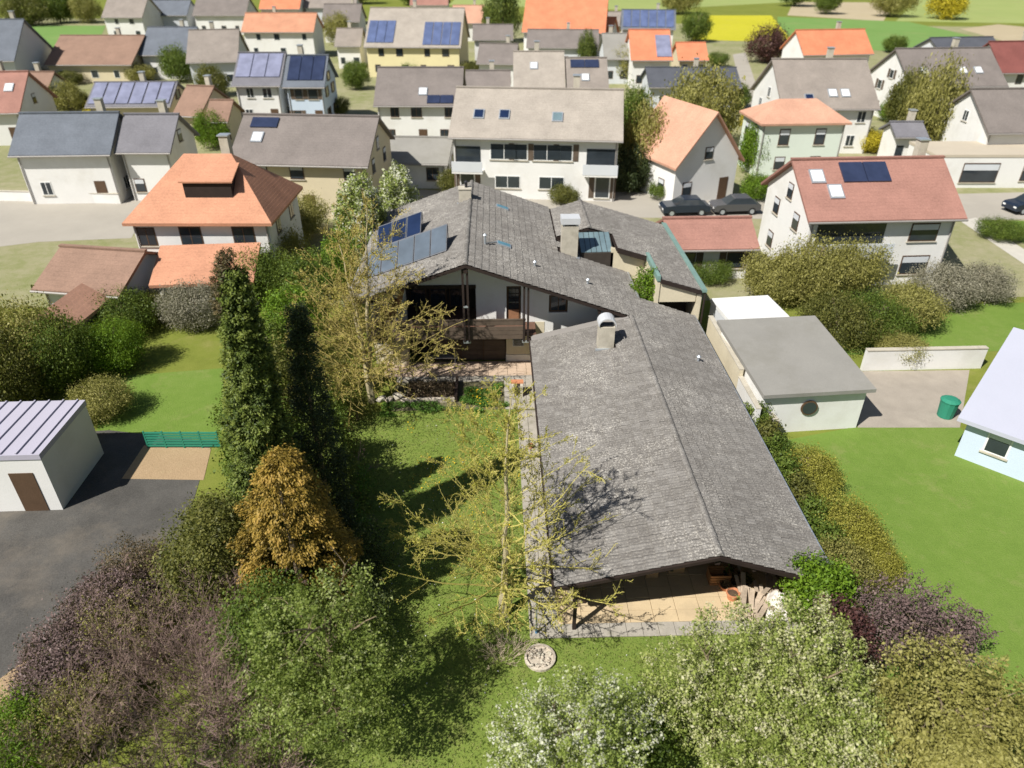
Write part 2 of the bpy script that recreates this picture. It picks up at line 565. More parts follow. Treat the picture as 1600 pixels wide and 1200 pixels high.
LEAVES = dict(
    conifer=leafmat('conifer_needles', [(0.022, 0.04, 0.009), (0.06, 0.09, 0.017), (0.14, 0.18, 0.03), (0.22, 0.25, 0.055)], 0.15),
    conifer_shade=leafmat('conifer_shade_needles', [(0.016, 0.028, 0.011), (0.04, 0.058, 0.018), (0.075, 0.095, 0.03)], 0.1),  # needles darkened in colour for plants standing in shade
    conifer_dry=leafmat('conifer_dry_tip', [(0.03, 0.025, 0.012), (0.09, 0.07, 0.03), (0.16, 0.12, 0.05)], 0.1),
    gold=leafmat('golden_cypress_sprays', [(0.07, 0.055, 0.012), (0.22, 0.15, 0.025), (0.38, 0.255, 0.05), (0.48, 0.30, 0.075)], 0.18),
    olive=leafmat('olive_shrub_leaves', [(0.04, 0.05, 0.012), (0.13, 0.135, 0.03), (0.21, 0.20, 0.05)], 0.25),
    spring=leafmat('spring_leaves', [(0.06, 0.09, 0.018), (0.155, 0.21, 0.04), (0.27, 0.33, 0.075), (0.45, 0.48, 0.24)], 0.35),
    blossom=leafmat('white_blossom_and_leaves', [(0.08, 0.11, 0.025), (0.24, 0.31, 0.06), (0.36, 0.42, 0.11), (0.66, 0.66, 0.52), (0.78, 0.77, 0.70)], 0.3),
    fade=leafmat('fading_blossom_and_leaves', [(0.08, 0.10, 0.02), (0.21, 0.27, 0.05), (0.34, 0.39, 0.10), (0.50, 0.50, 0.25), (0.62, 0.58, 0.42)], 0.3),
    bright=leafmat('bright_green_leaves', [(0.05, 0.10, 0.01), (0.13, 0.23, 0.016), (0.22, 0.34, 0.03)], 0.35),
    hedge=leafmat('hedge_leaves', [(0.035, 0.065, 0.01), (0.11, 0.165, 0.025), (0.20, 0.25, 0.045)], 0.3),
    purple=leafmat('purple_leaves', [(0.03, 0.012, 0.014), (0.085, 0.035, 0.034), (0.15, 0.075, 0.06)], 0.2),
    ginkgo=leafmat('ginkgo_buds', [(0.24, 0.25, 0.035), (0.40, 0.38, 0.06), (0.50, 0.46, 0.09)], 0.3),
    ochre=leafmat('ochre_buds', [(0.24, 0.22, 0.035), (0.42, 0.37, 0.08), (0.50, 0.44, 0.12)], 0.3),
    brownleaf=leafmat('dry_brown_leaves', [(0.07, 0.05, 0.03), (0.16, 0.115, 0.07), (0.26, 0.2, 0.12)], 0.2),
    oliveyellow=leafmat('olive_yellow_leaves', [(0.15, 0.145, 0.035), (0.30, 0.28, 0.075), (0.42, 0.39, 0.14)], 0.3),
    yellow=leafmat('yellow_blossom', [(0.22, 0.19, 0.02), (0.55, 0.45, 0.03), (0.68, 0.56, 0.05)], 0.25),
    groundgreen=leafmat('bed_leaves', [(0.04, 0.10, 0.015), (0.10, 0.22, 0.03), (0.19, 0.33, 0.06)], 0.3),
)

def plant(name, label, cat, loc, leaf, V, tint, trunk=None, crown_name='crown', group=None, k=4):
    o = local_thing(name, label, cat, loc, group=group)
    link(crown_name, np_mesh(crown_name, V, k, LEAVES[leaf], tint), o)
    if trunk is not None:
        link('trunk', trunk, o)
    return o

# ================================================================== GROUND
GRASS = ground_material('meadow_ground', [(0.10, 0.12, 0.02), (0.17, 0.20, 0.035), (0.24, 0.24, 0.06)], 0.12)
LAWN = ground_material('garden_lawn', [(0.085, 0.135, 0.024), (0.14, 0.20, 0.038), (0.185, 0.235, 0.05), (0.25, 0.24, 0.08)], 0.3)
GREENLAWN = ground_material('fresh_lawn', [(0.10, 0.17, 0.028), (0.145, 0.225, 0.04), (0.20, 0.255, 0.07)], 0.15)
FIELDGREEN = ground_material('young_crop', [(0.12, 0.22, 0.05), (0.16, 0.27, 0.075), (0.19, 0.30, 0.09)], 0.02)
FIELDRAPE = ground_material('rape_field', [(0.36, 0.34, 0.02), (0.46, 0.43, 0.03), (0.52, 0.47, 0.05)], 0.05)
FIELDTAN = ground_material('bare_field', [(0.34, 0.28, 0.18), (0.42, 0.35, 0.23), (0.46, 0.40, 0.28)], 0.03)
FIELDPALE = ground_material('pale_meadow', [(0.22, 0.28, 0.09), (0.28, 0.33, 0.11), (0.34, 0.37, 0.15)], 0.02)
GARDEN = ground_material('village_gardens', [(0.10, 0.13, 0.03), (0.20, 0.22, 0.08), (0.33, 0.30, 0.19), (0.40, 0.36, 0.27)], 0.09)
SOIL = ground_material('bare_soil', [(0.30, 0.21, 0.12), (0.38, 0.27, 0.16), (0.44, 0.32, 0.2)], 0.5)

structure('ground', [(-2500, -300), (2500, -300), (2500, 4500), (-2500, 4500)], GRASS, 0.0)
structure('village_ground', [(-150, 44), (150, 44), (190, 215), (-190, 260)], GARDEN, 0.004)
structure('garden_lawn', [(-9.5, 8), (12, 8), (12, 16.5), (1.1, 16.5), (1.1, 31), (-6.6, 31), (-9.5, 26)], LAWN, 0.008)

def px_patch(name, pts, mat, z):
    return structure(name, [G(x, y, z) for x, y in pts], mat, z)
px_patch('field', [(1080, 62), (1110, 24), (1205, 24), (1240, 66)], FIELDRAPE, 0.02)
px_patch('field', [(1215, 70), (1215, 26), (1420, 34), (1590, 72), (1500, 86)], FIELDGREEN, 0.016)
px_patch('field', [(1230, 24), (1240, 3), (1400, 4), (1380, 33)], FIELDTAN, 0.012)
px_patch('field', [(1500, 45), (1560, 38), (1700, 52), (1700, 72), (1590, 70)], FIELDTAN, 0.022)
px_patch('field', [(1400, 33), (1440, -8), (1800, -10), (1800, 40)], FIELDPALE, 0.012)
px_patch('field', [(700, 8), (760, -40), (1240, -40), (1240, 3), (1000, 16)], FIELDPALE, 0.008)
px_patch('field', [(20, 75), (40, 40), (165, 40), (150, 75)], FIELDGREEN, 0.03)
# streets
px_patch('street', [(-120, 400), (-60, 320), (190, 292), (240, 312), (205, 372), (60, 378)], PALEROAD, 0.012)
px_patch('street', [(430, 318), (600, 292), (720, 300), (1010, 300), (1400, 305), (1700, 298), (1700, 340), (1500, 345), (1000, 340), (850, 325), (560, 320)], PALEROAD, 0.014)
px_patch('footpath', [(1500, 345), (1525, 340), (1700, 455), (1700, 480)], surf('pale_path', (0.5, 0.47, 0.41), 0.1), 0.018)
px_patch('street', [(1145, 85), (1165, 82), (1200, 190), (1170, 200)], PALEROAD, 0.014)
px_patch('driveway', [(-140, 820), (-60, 690), (170, 672), (330, 690), (300, 790), (268, 880), (150, 1000), (-20, 1100), (-200, 1120)], SHADEYARD, 0.012)
px_patch('driveway', [(-260, 1180), (-40, 1090), (55, 1020), (80, 1075), (-30, 1190), (-200, 1290)], SOIL, 0.016)
px_patch('vegetable_bed', [(190, 748), (225, 696), (330, 700), (318, 750)], SOIL, 0.016)
px_patch('neighbour_lawn', [(150, 690), (160, 590), (350, 575), (345, 700)], GREENLAWN, 0.008)
px_patch('neighbour_lawn', [(1215, 690), (1330, 668), (1500, 668), (1560, 720), (1720, 800), (1800, 1150), (1500, 1250), (1330, 960)], GREENLAWN, 0.012)
px_patch('neighbour_lawn', [(1530, 345), (1700, 345), (1700, 440), (1640, 400)], GREENLAWN, 0.02)
px_patch('neighbour_lawn', [(1300, 555), (1330, 480), (1700, 470), (1700, 545)], GREENLAWN, 0.008)
px_patch('yard', [(1340, 668), (1345, 580), (1515, 578), (1500, 668)], surf('gravel_yard', (0.33, 0.29, 0.24), 0.2, 1.0), 0.008)

# ================================================================== PAVING (slabs one by one)
rng = np.random.default_rng(5)
def slab_mesh(sx, sy, mat, h=0.045):
    g = 0.007
    a, b = sx / 2 - g, sy / 2 - g
    e = 0.008
    mb = MB()
    mb.hexa([(-a, -b, 0), (a, -b, 0), (a, b, 0), (-a, b, 0)], [(-a, -b, h - e), (a, -b, h - e), (a, b, h - e), (-a, b, h - e)])
    mb.hexa([(-a, -b, h - e), (a, -b, h - e), (a, b, h - e), (-a, b, h - e)],
            [(-a + e, -b + e, h), (a - e, -b + e, h), (a - e, b - e, h), (-a + e, b - e, h)])
    return mb.mesh('slab', mat)

def lay(name, x0, x1, y0, y1, sx, sy, mat, z=0.012, skip=None, base=True, stagger=0.0):
    p = structure(name, MB().b2(x0, x1, y0, y1, -0.05, z), JOINT)
    me = slab_mesh(sx, sy, mat)
    nx, ny = max(1, round((x1 - x0) / sx)), max(1, round((y1 - y0) / sy))
    for j in range(ny):
        for i in range(nx):
            x = x0 + sx * (i + 0.5)
            y = y0 + sy * (j + 0.5)
            if skip and skip(x, y):
                continue
            o = link('slab', me, p)
            o.location = (x, y, z - 0.004 + rng.normal() * 0.004)
            o.rotation_euler = (rng.normal() * 0.008, rng.normal() * 0.008, rng.normal() * 0.008)
    return p
lay('garden_path', 1.05, 2.1, 17.1, 31.0, 0.525, 0.55, SLAB)
lay('terrace', -5.6, 2.2, 31.0, 34.4, 0.6, 0.56, SLAB, skip=lambda x, y: x < 0.6 and y < 33.6)
lay('terrace_by_the_wall', -6.4, 2.2, 34.4, 36.0, 0.54, 0.4, PINKSLAB)
lay('paving_edge', 1.05, 10.9, 16.5, 17.1, 0.58, 0.6, SLAB)
lay('carport_floor', 2.1, 10.9, 17.1, 21.5, 0.88, 0.55, SANDSLAB)

# ================================================================== ROOF TILES
def tile_profile():
    return [(0.0, 0.0), (0.035, 0.030), (0.075, 0.034), (0.115, 0.006), (0.165, 0.006), (0.205, 0.034), (0.25, 0.030), (0.296, 0.0)]
TW, TE = 0.30, 0.40
def tile_verts():
    """quads (m,4,3) of one tile, x along the ridge, y down the slope, z out of the roof"""
    P = tile_profile()
    q = []
    for (xa, za), (xb, zb) in zip(P[:-1], P[1:]):
        q.append([(xa, -0.05, za + 0.004), (xb, -0.05, zb + 0.004), (xb, TE + 0.012, zb + 0.046), (xa, TE + 0.012, za + 0.046)])
        q.append([(xa, TE + 0.012, za + 0.046), (xb, TE + 0.012, zb + 0.046), (xb, TE + 0.008, -0.002), (xa, TE + 0.008, -0.002)])
    return np.array(q, float)
TQ = tile_verts()
def one_tile_mesh():
    V = TQ.reshape(-1, 3)
    return np_mesh('roof_tile', V, 4, TILE, np.full(len(TQ), 0.0))
TILE_ME = one_tile_mesh()

def tile_field(roof, o, down, length, slope_len, keep, singles, flip):
    """rows of tiles from the ridge line (start o, running +Y for length) down the slope.  The 'singles' nearest tiles become
    objects of their own, the rest one joined part."""
    o = np.array(o, float)
    ax = np.array([0, 1.0, 0]) * (1 if not flip else -1)
    dn = np.array(down, float)
    dn /= np.linalg.norm(dn)
    up = np.cross(ax, dn)
    if up[2] < 0:
        ax = -ax
        up = -up
    ni, nj = round(length / TW), round(slope_len / TE)
    te = slope_len / nj
    start = o if ax[1] > 0 else o + np.array([0, TW, 0])
    I, J = np.meshgrid(np.arange(ni), np.arange(nj), indexing='ij')
    I, J = I.ravel(), J.ravel()
    B = start + np.array([0, TW, 0]) * I[:, None] + dn * (J * te)[:, None]
    ctr = o + np.array([0, TW, 0]) * (I + 0.5)[:, None] + dn * ((J + 0.5) * te)[:, None]
    ok = np.array([keep(c[0], c[1]) for c in ctr])
    B, ctr = B[ok], ctr[ok]
    return B, ctr, ax, dn, up

def place_tiles(roof, fields, singles):
    recs = []
    for fi, (B, ctr, ax, dn, up) in enumerate(fields):
        dist = np.linalg.norm(ctr - np.array([0, 0, CAM_H]), axis=1)
        recs += [(d, fi, i) for i, d in enumerate(dist)]
    recs.sort()
    rest, tints = [], []
    for n, (d, fi, i) in enumerate(recs):
        B, ctr, ax, dn, up = fields[fi]
        a = rng.normal() * 0.006
        M3 = np.stack([ax, dn, up], 1)
        jit = B[i] + up * abs(rng.normal()) * 0.004 + dn * rng.normal() * 0.005
        if n < singles:
            ob = link('roof_tile', TILE_ME, roof)
            m = Matrix([[*M3[r], jit[r]] for r in range(3)] + [[0, 0, 0, 1]])
            ob.matrix_basis = m @ Matrix.Rotation(a, 4, 'Z')
        else:
            Q = TQ.reshape(-1, 3).copy()
            Q[:, 0] += a * Q[:, 1]
            rest.append(Q @ M3.T + jit)
            tints.append(np.full(len(TQ), rng.random()))
    if rest:
        link('roof_tiles', np_mesh('roof_tiles', np.concatenate(rest), 4, TILE, np.concatenate(tints)), roof, kind='stuff')

def ridge_tiles(roof, x, z, y0, y1, hang=0.0):
    mb = MB()
    n, r = 6, 0.13
    L = 0.43
    vs, fs = [], []
    for k, (yy, rr) in enumerate(((0, r), (L, r * 0.86))):
        for i in range(n + 1):
            t = math.pi * i / n
            vs.append((rr * math.cos(t), yy, rr * 0.75 * math.sin(t)))
    for i in range(n):
        fs.append((i, i + 1, n + 2 + i, n + 1 + i))
    fs.append(tuple(range(n, -1, -1)))
    mb.add(vs, fs)
    me = mb.mesh('ridge_tile', TILE)
    y = y0
    while y < y1 - 0.2:
        o = link('ridge_tile', me, roof)
        o.location = (x + rng.normal() * 0.006, y, z)
        o.rotation_euler = (0, 0, rng.normal() * 0.01)
        y += 0.39

# ================================================================== MAIN HOUSE
S = 0.35
RX, RZ = -1.55, 6.8
def zmain(x):
    return RZ - S * abs(x - RX)
Y0, Y1 = 34.3, 49.0
LEX = -7.95
CUT = 8.17
REX = 11.62

house = thing('house', 'main house with weathered grey-brown tiled gable roof, balcony and rows of solar panels', 'house', (0, 42, 0))
def deck(mb, xa, xb, ya, yb, zf, t=0.16, drop=0.03):
    pts = [(xa, ya, zf(xa)), (xb, ya, zf(xb)), (xb, yb, zf(xb)), (xa, yb, zf(xa))]
    mb.hexa([(p[0], p[1], p[2] - drop - t) for p in pts], [(p[0], p[1], p[2] - drop) for p in pts])
mb = MB()
deck(mb, RX, CUT, Y0, Y1, zmain)
deck(mb, CUT, REX, Y0, 37.25, zmain)
deck(mb, LEX, RX, Y0, Y1, zmain)
roof = mb.build('roof', DARKWOOD, house)
cs = 1 / math.sqrt(1 + S * S)
BCX = 5.95                                            # ridge of the rear roof
ZB = 5.58
SB = 0.30
def zback(x):
    return ZB - SB * abs(x - BCX)
def keep_right(x, y):
    if y > 37.3 and x > CUT: return False
    if x > REX or y > Y1: return False
    if 3.9 < x < 5.05 and 40.5 < y < 41.5: return False
    if 5.2 < x < 7.3 and 40.9 < y < 43.2: return False
    if y > 42.4 and x > 3.75 and zback(x) > zmain(x) - 0.05: return False
    return True
F1 = tile_field(roof, (RX + 0.05, Y0, RZ), (1, 0, -S), Y1 - Y0, (REX - RX) / cs, keep_right, 0, False)
F2 = tile_field(roof, (RX - 0.05, Y0, RZ), (-1, 0, -S), Y1 - Y0, (RX - LEX) / cs, lambda x, y: x > LEX, 0, False)
place_tiles(roof, [F1, F2], 300)
ridge_tiles(roof, RX, RZ + 0.03, Y0, Y1)

# fascia boards and gutters of the main roof
mb = MB()
for xa, xb in ((RX, 7.25), (LEX, RX)):
    mb.hexa([(xa, Y0 - 0.04, zmain(xa) - 0.17), (xb, Y0 - 0.04, zmain(xb) - 0.17), (xb, Y0 - 0.005, zmain(xb) - 0.17), (xa, Y0 - 0.005, zmain(xa) - 0.17)],
            [(xa, Y0 - 0.04, zmain(xa) - 0.035), (xb, Y0 - 0.04, zmain(xb) - 0.035), (xb, Y0 - 0.005, zmain(xb) - 0.035), (xa, Y0 - 0.005, zmain(xa) - 0.035)])
mb.build('bargeboard', DARKWOOD, house)
mb = MB()
mb.tube((LEX - 0.07, Y0, zmain(LEX) - 0.03), (LEX - 0.07, Y1, zmain(LEX) - 0.03), 0.075, n=8)
mb.build('gutter', ZINC, house)
mb = MB()
mb.b2(CUT + 0.0, CUT + 0.09, 37.27, 42.3, zmain(CUT) - 0.1, zmain(CUT) + 0.07)
mb.build('edge_flashing', ZINC, house)
# rafters under the gable overhang
for x in (-6.6, -4.2, 3.6, 5.6):
    MB().b2(x - 0.07, x + 0.07, Y0 + 0.05, 36.0, zmain(x) - 0.42, zmain(x) - 0.22).build('purlin', DARKWOOD, house)
MB().b2(RX - 0.1, RX + 0.1, Y0 + 0.02, 36.0, RZ - 0.5, RZ - 0.25).build('purlin', DARKWOOD, house)

# walls
FY = 36.0
def gable_poly(mb, xa, xb, z0, z1=None, y=FY, t=0.3, off=0.22):
    pts = [(xa, y, z0), (xb, y, z0)]
    if z1 is None:
        pts.append((xb, y, zmain(xb) - off))
        if xa < RX < xb:
            pts.append((RX, y, RZ - off))
        pts.append((xa, y, zmain(xa) - off))
    else:
        pts += [(xb, y, z1), (xa, y, z1)]
    mb.prism(pts, (0, t, 0))
mb = MB()
for xa, xb, z0, z1 in ((-7.0, -5.0, 2.7, None), (-5.0, -1.1, 4.85, None), (-1.1, 0.6, 2.62, None), (0.6, 1.41, 4.81, None), (1.41, 2.97, 2.0, None),
                       (2.97, 4.04, 1.98, 3.17), (2.97, 4.04, 4.25, None), (4.04, 8.0, 2.0, None)):
    gable_poly(mb, xa, xb, z0, z1)
mb.b2(-7.0, -6.7, 36.3, 48.4, 0, 4.6)
mb.b2(7.7, 8.0, 36.3, 42.0, 0, 3.2)
gable_poly(mb, -7.0, 8.0, 0, None, y=48.3)
mb.build('wall', WHITE, house)
mb = MB()
mb.b2(0.58, 2.75, 35.98, 36.28, 0.5, 2.6)
mb.b2(-5.95, -5.05, 35.6, 36.3, 0.0, 2.4)
mb.b2(-7.0, -5.96, 35.98, 36.28, 0.0, 2.6)
MB().b2(2.75, 8.0, 35.98, 36.28, 0.0, 1.98).build('wall', WHITE, house)
mb.build('ground_floor_wall', CREAM, house)
MB().b2(0.56, 2.73, 35.95, 36.28, 0.0, 0.49).build('plinth', WHITE, house)
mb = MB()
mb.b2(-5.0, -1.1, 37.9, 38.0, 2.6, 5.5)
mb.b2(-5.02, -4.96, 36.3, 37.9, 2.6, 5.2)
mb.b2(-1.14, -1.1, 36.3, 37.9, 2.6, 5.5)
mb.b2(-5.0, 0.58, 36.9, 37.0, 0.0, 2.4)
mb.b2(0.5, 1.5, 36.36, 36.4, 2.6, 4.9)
mb.build('recess_lining', SHADEIN, house)
MB().b2(-7.0, 2.2, 34.62, 36.0, 2.44, 2.60).build('balcony_floor', REDWOOD, house)
MB().b2(-5.0, -1.1, 36.0, 37.9, 2.42, 2.585).build('loggia_floor', REDWOOD, house)
# dark beam over the loggia
MB().b2(-5.0, -1.08, 35.93, 36.02, 4.72, 4.92).build('lintel', DARKWOOD, house)
# loggia glazing seen in the shade
for k in range(3):
    x = -4.5 + k * 1.15
    w = MB().b2(x - 0.5, x + 0.5, 37.82, 37.88, 2.7, 4.7).build('window', FRAMEB, house)
    MB().b2(x - 0.42, x + 0.42, 37.80, 37.835, 2.8, 4.62).build('pane', PANE, w)
# balcony balustrade of boards
bal = MB().b2(-6.9, 1.62, 34.52, 34.60, 3.44, 3.52).build('balustrade', MIDWOOD, house)
for z0, z1 in ((2.30, 2.54), (2.56, 2.80), (2.82, 3.06), (3.14, 3.42)):
    MB().b2(-6.9, -2.6, 34.54, 34.575, z0, z1).build('plank', MIDWOOD, bal)
    MB().b2(-2.58, 1.6, 34.54, 34.575, z0 + 0.004, z1 + 0.003).build('plank', MIDWOOD, bal)
for x in (-6.8, -4.7, -2.59, -0.5, 1.55):
    MB().b2(x - 0.04, x + 0.04, 34.575, 34.63, 2.3, 3.44).build('post', DARKWOOD, bal)
for x in (-1.72, -1.48, 1.52, 1.74, -6.4, -6.2):
    MB().b2(x - 0.055, x + 0.055, 34.40, 34.51, 2.2, zmain(x) - 0.2).build('post', DARKWOOD, house)
for x in (-1.6, 1.63, -6.3):
    MB().b2(x - 0.2, x + 0.2, 34.42, 34.50, 2.12, 2.24).build('post_shoe', ZINC, house)
MB().b2(-1.72, -1.48, 34.38, 34.52, 4.30, 4.38).build('post_clamp', ZINC, house)
# balcony door with grid and wooden lower panel
d = MB().b2(0.62, 1.39, 36.06, 36.14, 2.62, 4.79).build('door', FRAMEB, house)
MB().b2(0.72, 1.29, 36.03, 36.07, 3.4, 4.7).build('pane', PANE, d)
MB().b2(0.72, 1.29, 36.03, 36.07, 2.72, 3.36).build('lower_panel', surf('faded_orange_wood', (0.30, 0.15, 0.08), 0.25, 2), d)
for i in range(4):
    x = 0.72 + 0.57 * i / 3
    MB().b2(x - 0.012, x + 0.012, 36.0, 36.028, 3.4, 4.7).build('glazing_bar', DARKWOOD, d)
for i in range(5):
    z = 3.45 + i * 0.3
    MB().b2(0.72, 1.29, 36.003, 36.024, z - 0.012, z + 0.012).build('glazing_bar', DARKWOOD, d)
MB().b2(0.53, 0.59, 35.97, 36.05, 2.62, 4.85).build('door_jamb', FRAMEW, house)
MB().b2(1.42, 1.48, 35.97, 36.05, 2.62, 4.85).build('door_jamb', FRAMEW, house)
# upper window
w = MB().b2(2.98, 4.03, 36.06, 36.16, 3.18, 4.24).build('window', FRAMEB, house)
MB().b2(3.10, 3.91, 36.04, 36.07, 3.29, 4.13).build('pane', PANE, w)
MB().b2(3.48, 3.53, 36.02, 36.045, 3.29, 4.13).build('sash', FRAMEB, w)
for x0, x1, z0, z1 in ((2.90, 2.965, 3.10, 4.32), (4.045, 4.11, 3.10, 4.32), (2.967, 4.043, 4.255, 4.32), (2.967, 4.043, 3.10, 3.165)):
    MB().b2(x0, x1, 35.97, 36.04, z0, z1).build('window_surround', FRAMEW, house)
# sliding garage panels of boards below the balcony
for k, (xa, xb) in enumerate(((-3.6, -2.1), (-2.08, -0.78), (-0.76, 0.56))):
    dd = MB().b2(xa, xb, 36.20 + 0.05 * (k % 2), 36.24 + 0.05 * (k % 2), 0.02, 2.40).build('sliding_door', MIDWOOD, house)
    nb = 7
    for i in range(nb):
        z0 = 0.04 + i * 2.3 / nb
        MB().b2(xa + 0.03, xb - 0.03, 36.165 + 0.05 * (k % 2) + rng.normal() * 0.004, 36.20 + 0.05 * (k % 2), z0, z0 + 2.3 / nb - 0.015).build('plank', MIDWOOD, dd)
    MB().b2(xa - 0.02, xa + 0.04, 36.15, 36.3, 0.0, 2.42).build('door_post', FRAMEB, house)
# vent plate
v = MB().b2(0.95, 1.60, 35.93, 35.97, 1.06, 1.51).build('vent_grille', ZINC, house)
for i in range(6):
    z = 1.1 + i * 0.07
    MB().b2(0.98, 1.57, 35.915, 35.935, z, z + 0.04).build('slat', MIDWOOD, v)
# folded orange shutters at the corner of the balcony
for x, z, a in ((-5.6, 3.9, 0.5), (-6.05, 3.5, -0.35), (-5.2, 4.5, 1.2)):
    MB().box((x, 35.3, z), (0.5, 0.05, 1.1), a, tilt=Matrix.Rotation(a * 0.6, 3, 'Y')).build('shutter', ORANGEWOOD, house)

# chimneys
def chimney(parent, x, y, zt, sx, sy, zb, cap):
    c = MB().b2(x - sx / 2, x + sx / 2, y - sy / 2, y + sy / 2, zb, zt).build('chimney', CONCRETE, parent)
    f = MB()
    f.b2(x - sx / 2 - 0.14, x + sx / 2 + 0.14, y - sy / 2 - 0.12, y - sy / 2 - 0.003, zb + 0.1, zb + 0.42)
    f.build('flashing', ZINC, c)
    if cap == 'barrel':
        m = MB()
        n = 10
        pts, r = [], sx / 2 + 0.05
        for i in range(n + 1):
            t = math.pi * i / n
            pts.append((x + r * math.cos(t), zt + 0.10 + 0.42 * math.sin(t)))
        inner = [(x + (px - x) * 0.93, zt + 0.06 + (pz - zt - 0.10) * 0.93) for px, pz in pts]
        for i in range(n):
            (a, b), (c2, d2), (e, g), (h, k) = pts[i], pts[i + 1], inner[i + 1], inner[i]
            m.add([(a, y - sy / 2 - 0.06, b), (c2, y - sy / 2 - 0.06, d2), (e, y - sy / 2 - 0.06, g), (h, y - sy / 2 - 0.06, k),
                   (a, y + sy / 2 + 0.06, b), (c2, y + sy / 2 + 0.06, d2), (e, y + sy / 2 + 0.06, g), (h, y + sy / 2 + 0.06, k)],
                  [(0, 1, 5, 4), (3, 2, 1, 0), (7, 6, 2, 3), (4, 5, 6, 7)])
        m.build('chimney_cap', CAPSHEET, c)
        MB().b2(x - sx / 2 + 0.09, x + sx / 2 - 0.09, y - sy / 2 + 0.09, y + sy / 2 - 0.09, zt, zt + 0.05).build('flue', BLACKPOT, c)
    elif cap == 'slab':
        m = MB()
        m.b2(x - sx / 2 - 0.07, x + sx / 2 + 0.07, y - sy / 2 - 0.07, y + sy / 2 + 0.07, zt + 0.14, zt + 0.50)
        for a in (-1, 1):
            for b in (-1, 1):
                m.b2(x + a * (sx / 2 - 0.08) - 0.05, x + a * (sx / 2 - 0.08) + 0.05, y + b * (sy / 2 - 0.08) - 0.05, y + b * (sy / 2 - 0.08) + 0.05, zt, zt + 0.14)
        m.build('chimney_cap', CAPSHEET, c)
    else:
        MB().b2(x - sx / 2 - 0.04, x + sx / 2 + 0.04, y - sy / 2 - 0.04, y + sy / 2 + 0.04, zt, zt + 0.07).build('chimney_cap', CONCRETE, c)
        MB().tube((x + 0.08, y, zt + 0.07), (x + 0.08, y, zt + 0.42), 0.09, 0.09, 8).tube((x + 0.08, y, zt + 0.42), (x + 0.08, y, zt + 0.5), 0.16, 0.05, 8).build('flue', BLACKPOT, c)
    return c
chimney(house, 4.5, 40.95, 6.55, 0.98, 0.75, 4.2, 'slab')
chimney(house, -1.88, 45.35, 7.45, 0.78, 0.62, 6.2, 'pipe')

# skylights and vent pipes on the right slope
def skylight(x, y, sx=0.85, sy=0.5, mat=BLUEPANE):
    tilt = Matrix.Rotation(math.atan(S), 3, 'Y')
    f = MB().box((x, y, zmain(x) + 0.07), (sx, sy, 0.14), tilt=tilt).build('skylight', ZINC, house)
    MB().box((x + 0.02, y, zmain(x) + 0.14), (sx - 0.14, sy - 0.12, 0.03), tilt=tilt).build('pane', mat, f)
skylight(0.5, 45.4)
skylight(0.5, 38.75)
def vent(parent, x, y, z, big=False):
    h = 0.6 if big else 0.32
    m = MB().tube((x, y, z - 0.05), (x, y, z + h), 0.06, 0.06, 8)
    m.tube((x, y, z + h), (x, y, z + h + 0.08), 0.12, 0.04, 8)
    m.box((x, y, z + 0.02), (0.36, 0.3, 0.04), tilt=Matrix.Rotation(math.atan(S), 3, 'Y'))
    m.build('vent_pipe', ZINC, parent)
vent(house, 2.2, 37.0, zmain(2.2))
vent(house, 5.2, 36.9, zmain(5.2))
vent(house, -0.55, 37.9, zmain(-0.55), True)
MB().tube((-0.5, 37.9, zmain(-0.5) + 0.15), (0.1, 38.75, zmain(0.1) + 0.12), 0.025, 0.025, 6).build('pipe', ZINC, house)

# solar collectors on tilted frames on the left slope
def solar(x0, x1, y0, z_off, w, n, length, tilt, mat, label):
    """n panels side by side from x0 to x1 whose lower edges follow the roof"""
    for k in range(n):
        xa = x0 + (x1 - x0) * k / n + 0.02
        xb = x0 + (x1 - x0) * (k + 1) / n - 0.02
        za, zb = zmain(xa) + z_off, zmain(xb) + z_off
        dy, dz = length * math.cos(tilt), length * math.sin(tilt)
        nn = Vector((xb - xa, 0, zb - za)).cross(Vector((0, dy, dz))).normalized() * 0.09
        B = [Vector((xa, y0, za)), Vector((xb, y0, zb)), Vector((xb, y0 + dy, zb + dz)), Vector((xa, y0 + dy, za + dz))]
        p = MB().hexa(B, [q + nn for q in B]).build('solar_panel', PANELFRAME, house, label=label)
        c = sum(B, Vector()) / 4
        Bi = [c + (q - c) * 0.92 + nn * 0.99 for q in B]
        MB().hexa(Bi, [q + nn.normalized() * 0.012 for q in Bi]).build('pane', mat, p)
        m = MB()
        for q in (B[2], B[3]):
            m.bar((q.x, q.y - 0.05, zmain(q.x)), (q.x, q.y - 0.05, q.z - 0.02), 0.04)
        m.build('support', ZINC, p)
solar(-7.25, -4.45, 41.45, 0.06, 0.95, 3, 1.75, math.radians(30), SOLARDARK, 'dark blue solar panel of the upper row')
solar(-7.30, -2.62, 36.95, 0.06, 0.95, 5, 1.9, math.radians(30), SOLARSKY, 'lower-row solar panel with a pale sky reflection painted in')

